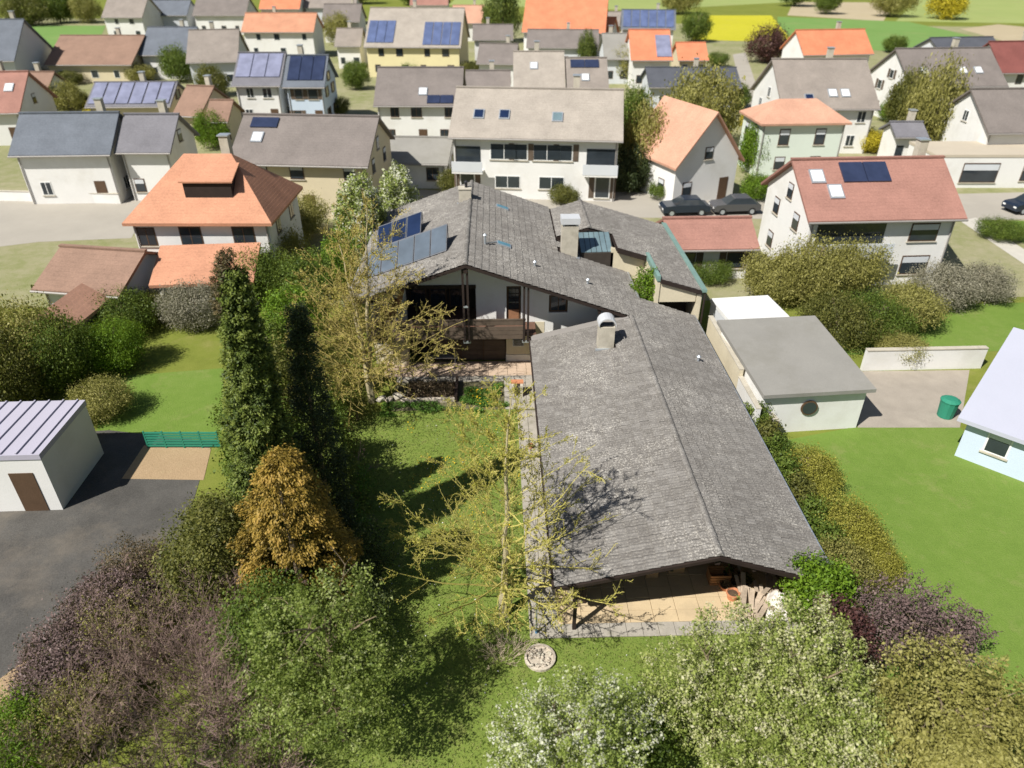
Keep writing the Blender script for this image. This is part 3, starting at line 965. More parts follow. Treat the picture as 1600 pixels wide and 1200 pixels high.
# rear roof with copper edges, behind the courtyard
mb = MB()
def back_piece(xa, xb, ya, yb):
    deck(mb, xa, xb, ya, yb, zback)
back_piece(7.35, 9.35, 40.6, 48.5)
back_piece(BCX, 7.35, 43.1, 48.5)
back_piece(9.35, 11.9, 37.3, 48.5)
back_piece(3.7, BCX, 43.1, 48.5)
rear = mb.build('rear_roof', DARKWOOD, house)
def keep_back_r(x, y):
    if x < 9.3 and y < 40.6: return False
    if x < 7.35 and y < 43.1: return False
    return x < 11.85
def keep_back_l(x, y):
    return y > 43.0 and zback(x) > zmain(x) - 0.02
cb = 1 / math.sqrt(1 + SB * SB)
F3 = tile_field(rear, (BCX + 0.04, 37.3, ZB), (1, 0, -SB), 11.2, 5.95 / cb, keep_back_r, 0, False)
F4 = tile_field(rear, (BCX - 0.04, 42.2, ZB), (-1, 0, -SB), 6.3, 2.4 / cb, keep_back_l, 0, False)
place_tiles(rear, [F3, F4], 0)
ridge_tiles(rear, BCX, ZB + 0.03, 43.0, 48.4)
m = MB()
e0, e1 = zback(11.9), zback(12.15)
m.hexa([(11.86, 37.2, e0 - 0.05), (12.18, 37.2, e0 - 0.05), (12.18, 48.6, e0 - 0.05), (11.86, 48.6, e0 - 0.05)],
       [(11.86, 37.2, e0 + 0.16), (12.18, 37.2, e0 + 0.12), (12.18, 48.6, e0 + 0.12), (11.86, 48.6, e0 + 0.16)])
m.b2(9.22, 9.42, 37.25, 40.9, zback(9.4) - 0.1, zback(9.4) + 0.22)
m.build('copper_edge', COPPER, rear)
m = MB()
m.hexa([(7.4, 40.5, zback(7.4) - 0.25), (9.22, 40.5, zback(9.22) - 0.25), (9.22, 40.6, zback(9.22) - 0.25), (7.4, 40.6, zback(7.4) - 0.25)],
       [(7.4, 40.5, zback(7.4) + 0.06), (9.22, 40.5, zback(9.22) + 0.06), (9.22, 40.6, zback(9.22) + 0.06), (7.4, 40.6, zback(7.4) + 0.06)])
m.hexa([(9.42, 37.2, zback(9.42) - 0.2), (11.9, 37.2, zback(11.9) - 0.2), (11.9, 37.28, zback(11.9) - 0.2), (9.42, 37.28, zback(9.42) - 0.2)],
       [(9.42, 37.2, zback(9.42) + 0.04), (11.9, 37.2, zback(11.9) + 0.04), (11.9, 37.28, zback(11.9) + 0.04), (9.42, 37.28, zback(9.42) + 0.04)])
m.build('front_flashing', DARKWOOD, rear)
mb = MB()
mb.prism([(9.45, 37.36, 3.1), (11.62, 37.36, 3.1), (11.62, 37.36, zback(11.62) - 0.2), (9.45, 37.36, zback(9.45) - 0.2)], (0, 0.25, 0))
mb.b2(11.66, 11.95, 37.32, 37.66, 0.0, zback(11.95) - 0.2)
mb.prism([(9.25, 37.3, 2.0), (9.25, 40.9, 2.0), (9.25, 40.9, zback(9.25) - 0.12), (9.25, 37.3, zback(9.25) - 0.2)], (0.18, 0, 0))
mb.prism([(7.1, 40.95, 1.0), (9.24, 40.95, 1.0), (9.24, 40.95, zback(9.24) - 0.2), (7.1, 40.95, zback(7.1) - 0.2)], (0, 0.25, 0))
mb.b2(11.66, 11.9, 37.67, 48.3, 0, zback(11.9) - 0.2)
mb.b2(5, 11.9, 48.05, 48.3, 0, zback(11.9) - 0.2)
mb.build('rear_wall', CREAM, house)
MB().b2(9.5, 11.6, 39.0, 39.1, 0, 3.6).build('passage_back', SHADEIN, house)
MB().tube((12.1, 37.25, 3.6), (12.1, 37.25, 0.1), 0.05, 0.05, 8).build('downpipe', DARKWOOD, house)
MB().b2(8.17, 11.6, 37.3, 41.0, -0.02, 0.05).build('courtyard_floor', SLAB, house)

# glass lantern beside the large chimney
lan = MB()
lan.hexa([(5.22, 40.95, 4.0), (7.25, 40.95, 3.4), (7.25, 43.1, 3.4), (5.22, 43.1, 4.0)], [(5.22, 40.95, 4.70), (7.25, 40.95, 4.74), (7.25, 43.1, 5.28), (5.22, 43.1, 5.24)])
lan = lan.build('roof_lantern', SHADEIN, house)
for k in range(6):
    xa, xb = 5.27 + k * 0.325, 5.27 + (k + 1) * 0.325 - 0.035
    q = lambda x, y: Vector((x, y, 4.72 + (x - 5.22) * 0.02 + (y - 40.95) * 0.25))
    B = [q(xa, 41.0), q(xb, 41.0), q(xb, 43.05), q(xa, 43.05)]
    MB().hexa(B, [b + Vector((0, 0, 0.035)) for b in B]).build('pane', ROOFGLASS, lan)
# ================================================================== WING (carport and store)
WX, WZ = 7.3, 3.72
SL = 0.25
WLX, WRX = 1.92, 11.6
WY0, WY1 = 16.7, 34.3
def zwing(x):
    return WZ - (SL * (WX - x) if x < WX else S * (x - WX))
wing = thing('carport_wing', 'long low tiled wing with open carport at its end and barrel-topped chimney', 'outbuilding', (6.5, 25, 0))
mb = MB()
deck(mb, WLX, WX, WY0, WY1 + 0.3, zwing)
deck(mb, WX, WRX, WY0, WY1 - 0.002, zwing)
wroof = mb.build('roof', DARKWOOD, wing)
cl = 1 / math.sqrt(1 + SL * SL)
def keep_wl(x, y):
    if x < WLX: return False
    if 5.2 < x < 5.98 and 31.5 < y < 32.1: return False
    return y < 34.0 + (x - WLX) * 0.02
F5 = tile_field(wroof, (WX - 0.04, WY0, WZ), (-1, 0, -SL), WY1 - WY0, (WX - WLX) / cl, keep_wl, 0, False)
F6 = tile_field(wroof, (WX + 0.04, WY0, WZ), (1, 0, -S), WY1 - WY0 + 0.25, (WRX - WX) / cs, lambda x, y: x < WRX + 0.1, 0, False)
place_tiles(wroof, [F5, F6], 300)
ridge_tiles(wroof, WX, WZ + 0.03, WY0, WY1)
m = MB()
m.hexa([(WLX, 34.02, zwing(WLX) + 0.0), (WX - 0.15, 34.1, zwing(WX - .15) + 0.0), (WX - 0.15, 34.62, zwing(WX - .15)), (WLX, 34.62, zwing(WLX))],
       [(WLX, 34.02, zwing(WLX) + 0.07), (WX - 0.15, 34.1, zwing(WX - .15) + 0.07), (WX - 0.15, 34.62, zwing(WX - .15) + .07), (WLX, 34.62, zwing(WLX) + .07)])
m.build('metal_verge', surf('dull_sheet', (0.30, 0.28, 0.26), 0.12, 1.5, 0.6, 0.2), wing)
mb = MB()
for xa, xb in ((WX, WRX), (WLX, WX)):
    mb.hexa([(xa, WY0 - 0.045, zwing(xa) - 0.17), (xb, WY0 - 0.045, zwing(xb) - 0.17), (xb, WY0 - 0.005, zwing(xb) - 0.17), (xa, WY0 - 0.005, zwing(xa) - 0.17)],
            [(xa, WY0 - 0.045, zwing(xa) - 0.035), (xb, WY0 - 0.045, zwing(xb) - 0.035), (xb, WY0 - 0.005, zwing(xb) - 0.035), (xa, WY0 - 0.005, zwing(xa) - 0.035)])
mb.build('bargeboard', DARKWOOD, wing)
MB().tube((WRX + 0.08, WY0, zwing(WRX) - 0.02), (WRX + 0.08, 37.2, zwing(WRX) - 0.02), 0.07, n=8).build('gutter', ZINC, wing)
MB().tube((WLX - 0.08, WY0, zwing(WLX) - 0.04), (WLX - 0.08, 34.6, zwing(WLX) - 0.04), 0.07, n=8).build('gutter', DARKWOOD, wing)
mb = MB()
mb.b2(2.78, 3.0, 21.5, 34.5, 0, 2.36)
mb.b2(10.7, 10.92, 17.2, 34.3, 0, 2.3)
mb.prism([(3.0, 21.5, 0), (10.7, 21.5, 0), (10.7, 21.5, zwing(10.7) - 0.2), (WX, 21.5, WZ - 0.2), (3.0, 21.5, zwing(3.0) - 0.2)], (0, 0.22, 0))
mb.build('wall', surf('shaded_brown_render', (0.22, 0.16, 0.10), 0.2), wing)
p = G(901, 985)
MB().b2(2.58, 2.70, 16.82, 16.94, 0, zwing(2.6) - 0.2).build('post', DARKWOOD, wing)
MB().b2(2.56, 2.70, 18.0, 21.5, 0, zwing(2.6) - 0.22).build('shading_wall', BEIGE, wing)  # wall added to throw shade on the carport floor
MB().b2(3.05, 3.2, 18.0, 18.15, 0, zwing(3.1) - 0.2).build('post', DARKWOOD, wing)
MB().b2(10.6, 10.75, 16.95, 17.1, 0, zwing(10.7) - 0.2).build('post', DARKWOOD, wing)
MB().b2(2.1, 10.9, 19.2, 19.36, 2.02, 2.2).build('tie_beam', DARKWOOD, wing)
MB().b2(WX - 0.08, WX + 0.08, 16.75, 21.5, WZ - 0.45, WZ - 0.24).build('ridge_beam', DARKWOOD, wing)
for x in (4.2, 5.8, 8.6, 10.0):
    MB().b2(x - 0.05, x + 0.05, 16.75, 21.5, zwing(x) - 0.36, zwing(x) - 0.215).build('purlin', DARKWOOD, wing)
chimney(wing, 5.58, 31.85, 4.5, 0.80, 0.62, 2.9, 'barrel')
vent(wing, 10.3, 31.15, zwing(10.3))
vent(wing, 5.95, 32.5, zwing(5.95))

# ================================================================== GARDEN TREES AND SHRUBS
R = lambda k: np.random.default_rng(k)

# the tall conifer with a thin dead-looking tip
rg = R(11)
prof = lambda t: 1.5 * (1 - t) ** 0.95 * min(1, 0.6 + t * 2.0) + 0.06
V, ti = crown_cone(rg, 12.7, prof, 1500, 76, 0.13, 0.10, 0.1, 0.4, (0.45, 0.0), 0.25)
o = plant('conifer', 'tallest dark green columnar conifer with a bare brown tip at the garden boundary', 'tree', (-8.1, 19.5, 0), 'conifer', V, ti,
          trunk_mesh('trunk', 12.6, 0.2, BARK, (0.45, 0)))
V, ti = crown_cone(rg, 13.3, lambda t: 0.20 * (1 - t) + 0.05, 130, 30, 0.09, 0.08, 0.0, 11.5, (0.36, 0.0), 0.2)
link('dead_tip', np_mesh('dead_tip', V, 4, LEAVES['conifer_dry'], ti), o)
# narrow dark one behind it
rg = R(12)
V, ti = crown_cone(rg, 10.8, lambda t: 0.85 * (1 - t) ** 0.85 * min(1, 0.6 + 2 * t) + 0.02, 800, 36, 0.15, 0.10, 0.0, 0.3, (0.1, 0), 0.3)
plant('conifer', 'narrow blackish columnar conifer standing in the shade of the tallest conifer', 'tree', (-6.55, 20.9, 0), 'conifer_shade', V, ti, trunk_mesh('trunk', 10.4, 0.14, BARK))
rg = R(15)
V, ti = crown_cone(rg, 6.2, lambda t: 1.05 * (1 - t) ** 0.85 + 0.05, 420, 60, 0.13, 0.10, 0.2, 0.2, (0.0, 0), 0.25)
plant('conifer', 'small slender spruce between the narrow blackish conifer and the sunny lawn', 'tree', (-6.95, 23.2, 0), 'conifer', V, ti, trunk_mesh('trunk', 5.9, 0.09, BARK))
# golden cypress: drooping ochre sprays
rg = R(13)
V, ti = crown_cone(rg, 7.75, lambda t: 1.75 * (1 - t ** 2.1) ** 0.8 * min(1, 0.7 + t) + 0.05, 460, 125, 0.15, 0.095, 0.85, 0.5, (0.25, 0), 0.5, 0.45)
plant('golden_cypress', 'rounded golden-orange cypress with drooping sprays in front of the dark conifers', 'tree', (-6.85, 17.3, 0), 'gold', V, ti, trunk_mesh('trunk', 7.2, 0.16, BARK))
# olive shrubs at its outer side
rg = R(14)
V, ti, _ = crown_broad(rg, (1.5, 1.5, 2.2), 3.2, 420, 60, 0.2, 0.085, up=0.6)
plant('evergreen_shrub', 'olive green evergreen shrub wedged beside the golden cypress and the boundary', 'shrub', (-9.6, 17.6, 0), 'olive', V, ti, trunk_mesh('trunk', 3.5, 0.08, BARK))
V, ti, _ = crown_broad(rg, (1.2, 1.2, 1.9), 2.2, 300, 60, 0.2, 0.085, up=0.6)
plant('evergreen_shrub', 'lower yellowish evergreen shrub at the foot of the tallest conifer', 'shrub', (-10.3, 19.6, 0), 'olive', V, ti, trunk_mesh('trunk', 2.5, 0.08, BARK))

# bare brown thicket
def thicket(name, label, loc, n, h, spread, mat, seed, leafk=None, nleaf=0, mat2=None, rr=0.022, kids=7):
    rg = R(seed)
    o = local_thing(name, label, 'shrub', loc)
    segs = []
    for i in range(n):
        a = rg.random() * 2 * math.pi
        s = rg.random() ** 0.6
        base = (math.cos(a) * spread * 0.3 * s, math.sin(a) * spread * 0.3 * s, 0)
        grow(rg, segs, base, (math.cos(a) * s * 0.75, math.sin(a) * s * 0.75, 1.0), h * rg.uniform(0.65, 1.1), rr, 2, 0.12, 0.03, 7, kids, 0.42, 0.65, 0.15, 0.005)
    link('branches', np_mesh('branches', tubes(segs), 4, mat), o)
    if leafk:
        S2 = np.array(segs)
        pick = rg.integers(0, len(S2), nleaf)
        C = S2[pick, 3:6] + rg.normal(size=(nleaf, 3)) * 0.05
        L = 0.075 * rg.uniform(0.6, 1.4, nleaf)
        link('leaves', np_mesh('leaves', leaf_quads(rg, C, rg.normal(size=(nleaf, 3)) + np.array([0, 0, 0.6]), L, L * 0.6), 4, LEAVES[leafk], rg.random(nleaf)), o)
    return o
thicket('bare_shrub', 'bare reddish-brown thicket of fine twigs beside the young-leaved tree', (-8.8, 13.4, 0), 60, 4.4, 2.2, BROWNTWIG, 21, 'brownleaf', 1500, kids=9)
thicket('bare_shrub', 'leafless brown thicket at the boundary behind the other bare thicket', (-9.9, 15.6, 0), 44, 3.9, 2.0, BROWNTWIG, 22, 'olive', 1500, kids=9)
thicket('bare_shrub', 'dark-stemmed sparse bare shrub nearest the camera at the boundary corner', (-9.0, 10.9, 0), 30, 3.8, 2.4, DARKTWIG, 23, 'olive', 2500, kids=8)
thicket('bare_shrub', 'low tangle of brown twigs under the young-leaved tree', (-6.9, 11.2, 0), 36, 2.6, 1.8, BROWNTWIG, 24, 'olive', 1800, kids=8)
thicket('bare_shrub', 'outermost brown thicket on the neighbour side of the boundary', (-12.2, 15.6, 0), 34, 3.0, 2.2, BROWNTWIG, 25, 'brownleaf', 1200, kids=8)
thicket('bare_shrub', 'brown thicket over the pale soil track by the dark yard', (-12.3, 12.6, 0), 34, 3.0, 2.2, BROWNTWIG, 26, 'olive', 1500, kids=8)

# young-leaved tree
rg = R(31)
V, ti, P = crown_multi(rg, [(0.5, 0.4, 5.0, 0.95, 1.0, 1.15), (-0.8, 0.2, 4.2, 1.1, 1.0, 1.2), (1.1, -0.2, 3.7, 1.0, 1.1, 1.15), (0.1, -0.7, 3.0, 1.3, 1.1, 1.1), (-1.4, -0.6, 2.6, 1.0, 1.0, 1.1), (0.9, -1.1, 2.2, 1.0, 0.9, 0.9)], 58, 0.18, 0.068, 27, 0.75)
plant('fruit_tree', 'broad fruit tree with fresh pale green leaves in front of the golden cypress', 'tree', (-4.9, 13.0, 0), 'spring', V, ti, trunk_mesh('trunk', 5.6, 0.13, BARK, (0.2, 0), 16, rg, 2.3, 0.2))
V, ti, P = crown_broad(rg, (1.5, 1.5, 1.9), 3.0, 420, 60, 0.20, 0.08, 7, 0.35)
plant('fruit_tree', 'darker green small tree tucked between the brown thicket and the pale-leaved fruit tree', 'tree', (-6.9, 14.6, 0), 'hedge', V, ti, trunk_mesh('trunk', 3.8, 0.1, BARK, (0.1, 0), 9, rg, 1.5, 0.25))
# white blossom tree
rg = R(33)
V, ti, P = crown_multi(rg, [(0.0, 0.1, 3.3, 1.0, 0.95, 1.1), (-0.85, -0.1, 2.6, 1.0, 1.0, 1.2), (0.9, -0.1, 2.6, 1.0, 1.0, 1.2), (0.1, -0.8, 2.0, 1.2, 1.0, 1.1), (-0.9, -0.9, 1.6, 0.9, 0.9, 1.0)], 76, 0.13, 0.060, 42, 0.85)
plant('blossom_tree', 'bushy tree in white blossom on the lawn in front of the fire ring', 'tree', (1.85, 11.0, 0), 'blossom', V, ti, trunk_mesh('trunk', 3.6, 0.1, BARK, (0, 0), 14, rg, 1.5, 0.15))
# large fading blossom trees on the carport side
rg = R(34)
V, ti, P = crown_multi(rg, [(0.3, 0.5, 3.9, 1.2, 1.1, 1.1), (-0.9, 0.1, 3.1, 1.1, 1.1, 1.2), (0.9, 0.0, 3.2, 1.1, 1.1, 1.2), (0.0, -0.8, 2.3, 1.4, 1.1, 1.2), (1.1, -0.9, 2.1, 1.0, 1.0, 1.1)], 80, 0.16, 0.064, 36, 0.6)
plant('blossom_tree', 'wide tree with fading cream blossom in front of the carport paving', 'tree', (6.3, 12.2, 0), 'fade', V, ti, trunk_mesh('trunk', 4.0, 0.14, BARK, (0, 0), 14, rg, 2.0, 0.2))
V, ti, P = crown_multi(rg, [(0.0, 0.7, 4.2, 1.0, 1.0, 1.2), (0.7, 0.1, 3.4, 1.0, 1.0, 1.3), (-0.6, 0.0, 3.4, 1.1, 1.0, 1.2), (0.4, -0.8, 2.5, 1.2, 1.0, 1.2), (1.0, -1.4, 1.8, 1.0, 1.0, 1.1), (-0.3, -1.6, 1.9, 1.1, 1.0, 1.1)], 80, 0.16, 0.064, 36, 0.6)
plant('blossom_tree', 'cream and green tree below the purple shrub at the garden corner', 'tree', (8.5, 12.0, 0), 'fade', V, ti, trunk_mesh('trunk', 4.4, 0.12, BARK, (0, 0), 12, rg, 1.8, 0.2))
V, ti, P = crown_broad(rg, (1.1, 1.0, 1.3), 1.5, 260, 60, 0.2, 0.08, 9, 0.3)
plant('shrub', 'shaded green shrub between the white and the cream blossom trees', 'shrub', (4.1, 11.6, 0), 'hedge', V, ti, trunk_mesh('trunk', 2.0, 0.06, BARK))
# bright bush at the carport corner, purple shrub, hedge along the wing
rg = R(35)
V, ti, P = crown_broad(rg, (1.1, 1.0, 1.35), 2.0, 300, 48, 0.17, 0.10, 8, 0.4)
plant('bush', 'vivid green rounded bush at the corner of the carport roof', 'bush', (10.9, 16.45, 0), 'bright', V, ti, trunk_mesh('trunk', 2.4, 0.07, BARK))
V, ti, P = crown_broad(rg, (0.95, 1.25, 1.5), 1.7, 300, 40, 0.17, 0.085, 8, 0.35)
plant('shrub', 'dark purple-leaved shrub below the vivid green bush', 'shrub', (11.0, 14.9, 0), 'purple', V, ti, trunk_mesh('trunk', 2.2, 0.06, BARK))
HL = ['nearest the vivid green corner bush', 'second from the vivid green corner bush', 'third from the vivid green corner bush', 'fourth from the corner bush', 'fifth from the corner bush', 'sixth from the corner bush', 'second last before the white boundary wall', 'last before the white boundary wall']
for i in range(8):
    y = 18.4 + i * 1.42
    V, ti, P = crown_broad(rg, (0.62, 0.85, 1.0), 0.95, 110, 40, 0.15, 0.095, 6, 0.4)
    plant('hedge_bush', 'hedge bush along the wing gutter, ' + HL[i], 'bush', (12.7 + 0.06 * rg.normal(), y, 0), 'hedge' if i % 3 else 'olive', V, ti, trunk_mesh('trunk', 1.2, 0.05, BARK), group='hedge bushes along the wing')

# ginkgo in the lawn
def ginkgo(name, label, loc, h, seed, twig, bud, stems=1, reach=4.0, nb=44, r=0.15, zb=1.3, kids=8, budstep=0.085, budsz=0.075, low=1.0, wig=0.13, up=0.045, crowd=1.15):
    rg = R(seed)
    o = local_thing(name, label, 'tree', loc)
    tr, br = [], []
    for s in range(stems):
        a0 = s * 2.1 + 0.4
        lx, ly = (math.cos(a0) * 0.9, math.sin(a0) * 0.7) if stems > 1 else (0.25, 0.0)
        hs = h * (1 - 0.12 * s)
        n = 12
        pts = [np.array([lx * (i / n) ** 1.2 + (0.04 * rg.normal() if i else 0), ly * (i / n) ** 1.2, hs * i / n]) for i in range(n + 1)]
        for i in range(n):
            tr.append((*pts[i], *pts[i + 1], r * (1 - 0.92 * i / n) * (1.3 if i == 0 else 1), r * (1 - 0.92 * (i + 1) / n)))
        for k in range(nb // stems):
            t = (zb / hs) + (0.97 - zb / hs) * ((k + rg.random()) / (nb // stems)) ** crowd
            i = min(n - 1, int(t * n))
            b = pts[i] + (pts[i + 1] - pts[i]) * (t * n - i)
            az = k * 2.39996 + rg.normal() * 0.25
            L = reach * (1 - t) ** 0.62 * rg.uniform(0.7, 1.12) + 0.35
            e = rg.uniform(-0.05, 0.35) * low + 0.75 * t
            grow(rg, br, b, (math.cos(az), math.sin(az), e), L, max(0.018, r * 0.34 * (1 - t)), 2, wig, up, 8, kids, 0.34, 0.85, 0.12, 0.0085)
    link('trunk', np_mesh('trunk', tubes(tr, 8), 4, BARKLICHEN), o)
    link('branches', np_mesh('branches', tubes(br), 4, twig), o)
    B = np.array(br)
    ln = np.linalg.norm(B[:, 3:6] - B[:, 0:3], axis=1)
    k = rg.poisson(ln / budstep)
    idx = np.repeat(np.arange(len(B)), k)
    f = rg.random(len(idx))[:, None]
    C = B[idx, 0:3] * (1 - f) + B[idx, 3:6] * f + rg.normal(size=(len(idx), 3)) * 0.03
    L = budsz * rg.uniform(0.5, 1.4, len(idx))
    link('buds', np_mesh('buds', leaf_quads(rg, C, rg.normal(size=(len(idx), 3)) + np.array([0, 0, 0.5]), L, L * 0.7), 4, LEAVES[bud], rg.random(len(idx))), o)
    return o
ginkgo('ginkgo', 'slender ginkgo with upright trunk and budding yellow-green branches in the lawn', (0.14, 17.6, 0), 9.5, 41, GINKGOTWIG, 'ginkgo', reach=4.9, nb=54, crowd=1.4, r=0.15, kids=9, budstep=0.05, budsz=0.048, wig=0.12, up=0.06, low=0.3)
ginkgo('larch', 'big many-stemmed bare tree with ochre twigs in front of the balcony', (-6.7, 31.9, 0), 10.8, 42, OCHRETWIG, 'ochre', stems=3, reach=6.0, nb=100, r=0.15, zb=1.2, kids=8, budstep=0.12, crowd=1.3, budsz=0.07, low=1.4)

# trees behind the house end
rg = R(51)
V, ti, P = crown_broad(rg, (1.35, 1.3, 2.9), 5.0, 480, 40, 0.2, 0.14, 9, 0.35, 0.5, 0.8)
plant('blossom_tree', 'white flowering tree behind the end of the solar-panelled roof', 'tree', (-9.0, 46.5, 0), 'blossom', V, ti, trunk_mesh('trunk', 7.0, 0.14, BARK, (0, 0), 10, rg, 1.6))
V, ti, P = crown_broad(rg, (1.2, 1.2, 2.3), 4.9, 300, 40, 0.2, 0.14, 9, 0.35, 0.5, 0.8)
plant('blossom_tree', 'smaller cream flowering tree peeping over the back edge of the roof', 'tree', (-6.9, 50.6, 0), 'blossom', V, ti, trunk_mesh('trunk', 6.0, 0.12, BARK, (0, 0), 8, rg, 1.3))
for i, (x, y, rx, h, lf, lab) in enumerate((
        (-10.0, 43.0, 1.6, 5.6, 'bright', 'bright green tall bush below the white flowering tree'),
        (-11.2, 39.5, 1.7, 5.2, 'hedge', 'mid green boundary bush next to the bright green tall bush'),
        (-11.6, 36.0, 1.7, 4.8, 'bright', 'fresh green boundary bush behind the ochre bare tree'),
        (-11.8, 32.4, 1.6, 4.6, 'hedge', 'leafy green boundary bush between ochre tree and columnar conifers'),
        (-10.9, 28.6, 1.6, 5.0, 'olive', 'olive green boundary bush behind the narrow dark conifer'),
        (-10.4, 25.0, 1.5, 5.2, 'hedge', 'dense green boundary bush behind the tallest conifer'),
        (-8.6, 29.4, 1.5, 2.9, 'hedge', 'dark rounded bush beyond the raised bed'),
        (-8.9, 32.0, 1.3, 2.6, 'olive', 'dark olive bush behind the trunk of the ochre tree'),
        (-7.6, 33.6, 0.9, 1.7, 'hedge', 'low dark bush at the terrace end under the ochre tree'),
        (-8.0, 25.8, 1.5, 3.4, 'hedge', 'dark green bush on the shaded lawn edge'),
        (-7.2, 30.3, 0.8, 1.2, 'olive', 'small olive bush at the foot of the ochre tree'),
        (-7.3, 27.0, 0.8, 1.9, 'olive', 'small yellowish conifer-like bush at the lawn edge'),
        (-9.4, 22.6, 1.4, 6.2, 'hedge', 'tall green evergreen filling the gap between the two columnar conifers'),
        (-5.2, 19.3, 1.1, 2.6, 'conifer_shade', 'added blackish bush shading the lawn edge behind the golden cypress'),  # this bush and the next added to deepen the shade on the lawn
        (-4.9, 17.2, 1.0, 2.3, 'conifer_shade', 'added blackish shading bush between the golden cypress and the lawn'),
        (-6.5, 24.1, 1.0, 1.6, 'groundgreen', 'low glossy green shrub at the shadow edge of the lawn'),
        (-6.2, 21.9, 0.9, 1.2, 'groundgreen', 'lowest bright green shrub beside the golden cypress shadow'))):
    V, ti, P = crown_broad(rg, (rx, rx, h * 0.5), h * 0.53, int(150 * rx * h / 4), 40, 0.2, 0.11 if h > 3 else 0.08, 8, 0.4)
    plant('bush', lab, 'bush', (x, y, 0), lf, V, ti, trunk_mesh('trunk', h * 0.6, 0.07, BARK))
thicket('bare_shrub', 'small grey-brown leafless shrub beside the shaded lawn edge', (-6.6, 25.3, 0), 16, 1.5, 1.2, BROWNTWIG, 61, rr=0.012, kids=6)
thicket('bare_shrub', 'small pinkish twiggy shrub next to the low glossy shrub', (-6.7, 23.0, 0), 16, 1.3, 1.2, BROWNTWIG, 62, 'brownleaf', 500, rr=0.012, kids=6)
thicket('twiggy_shrub', 'fan-shaped straw-coloured twiggy shrub beside the fire ring', (0.12, 15.75, 0), 46, 1.25, 1.1, PALEWOOD, 63, rr=0.008, kids=3)
V, ti, P = crown_broad(rg, (0.5, 0.55, 1.1), 3.0, 120, 46, 0.2, 0.10, 6, 0.3, spike=0.9)
plant('bamboo', 'bright green feathery plant rising from the courtyard beside the copper edge', 'plant', (9.0, 38.6, 0), 'bright', V, ti, trunk_mesh('stem', 3.0, 0.05, BARK))

# lawn: tufts, flowers, bed
def scatter(name, n, area, leaf, L, seed, up=1.0, asp=0.5, dens=None, z=0.02, hz=0.03):
    rg = R(seed)
    x = rg.uniform(area[0], area[1], n)
    y = rg.uniform(area[2], area[3], n)
    ok = np.ones(n, bool) if dens is None else np.array([dens(a, b) for a, b in zip(x, y)])
    x, y = x[ok], y[ok]
    m = len(x)
    C = np.stack([x, y, z + hz * rg.random(m)], 1)
    nn = np.array([0, 0, up]) + rg.normal(size=(m, 3)) * 0.5
    l = L * rg.uniform(0.5, 1.4, m)
    return link(name, np_mesh(name, leaf_quads(rg, C, nn, l, l * asp), 4, LEAVES[leaf], np.clip(rg.random(m), 0, 1)), None, kind='stuff')
LEAVES['lawn'] = leafmat('lawn_blades', [(0.075, 0.12, 0.02), (0.135, 0.195, 0.034), (0.20, 0.255, 0.055), (0.27, 0.265, 0.10)], 0.2)
LEAVES['dandelion'] = leafmat('yellow_flowers', [(0.60, 0.36, 0.02), (0.72, 0.50, 0.03)], 0.1)
LEAVES['daisy'] = leafmat('white_flowers', [(0.55, 0.55, 0.5), (0.7, 0.7, 0.66)], 0.1)
def on_lawn(x, y):
    if x > 1.0 and y > 16.5: return False
    return x > -6.6 + (0 if y > 16 else (16 - y) * -0.3)
scatter('grass', 90000, (-8, 12, 9, 31), 'lawn', 0.085, 71, 0.45, 0.3, on_lawn, 0.012, 0.035)
scatter('dandelions', 800, (-4.6, 1.0, 22, 30.6), 'dandelion', 0.065, 72, 2.0, 0.9, lambda x, y: math.sin(x * 1.3 + y * 0.7) + math.sin(x * 0.6 - y * 1.1) + 0.35 * (x + 2) > -0.1, 0.06, 0.04)
scatter('daisies', 260, (-5.5, 6, 14, 31), 'daisy', 0.05, 73, 2.0, 0.9, on_lawn, 0.05, 0.03)
def bed(x, y):
    e = min(x + 2.25, 0.75 - x, 33.6 - y, (y - 30.4) * 0.8)
    return e > 0.55 + 0.45 * math.sin(x * 3.1 + y * 2.3) * math.sin(y * 4.3 - x * 1.7)
def bedf(x, y):
    return bed(x, y) and math.sin(x * 5 + 1) + math.sin(y * 6 - x * 2) > -0.2
scatter('bed_greenery', 15000, (-2.2, 0.7, 30.4, 33.55), 'groundgreen', 0.10, 74, 0.8, 0.4, bed, 0.04, 0.20)
scatter('bed_greenery', 4500, (-6.1, -2.2, 30.4, 31.75), 'groundgreen', 0.10, 75, 0.8, 0.4, lambda x, y: math.sin(x * 3) + math.sin(y * 5 + x) + (y - 31.2) > -0.3, 0.03, 0.13)
scatter('bed_flowers', 110, (-1.6, 0.6, 31.0, 33.2), 'dandelion', 0.09, 76, 2.0, 0.9, bedf, 0.22, 0.06)

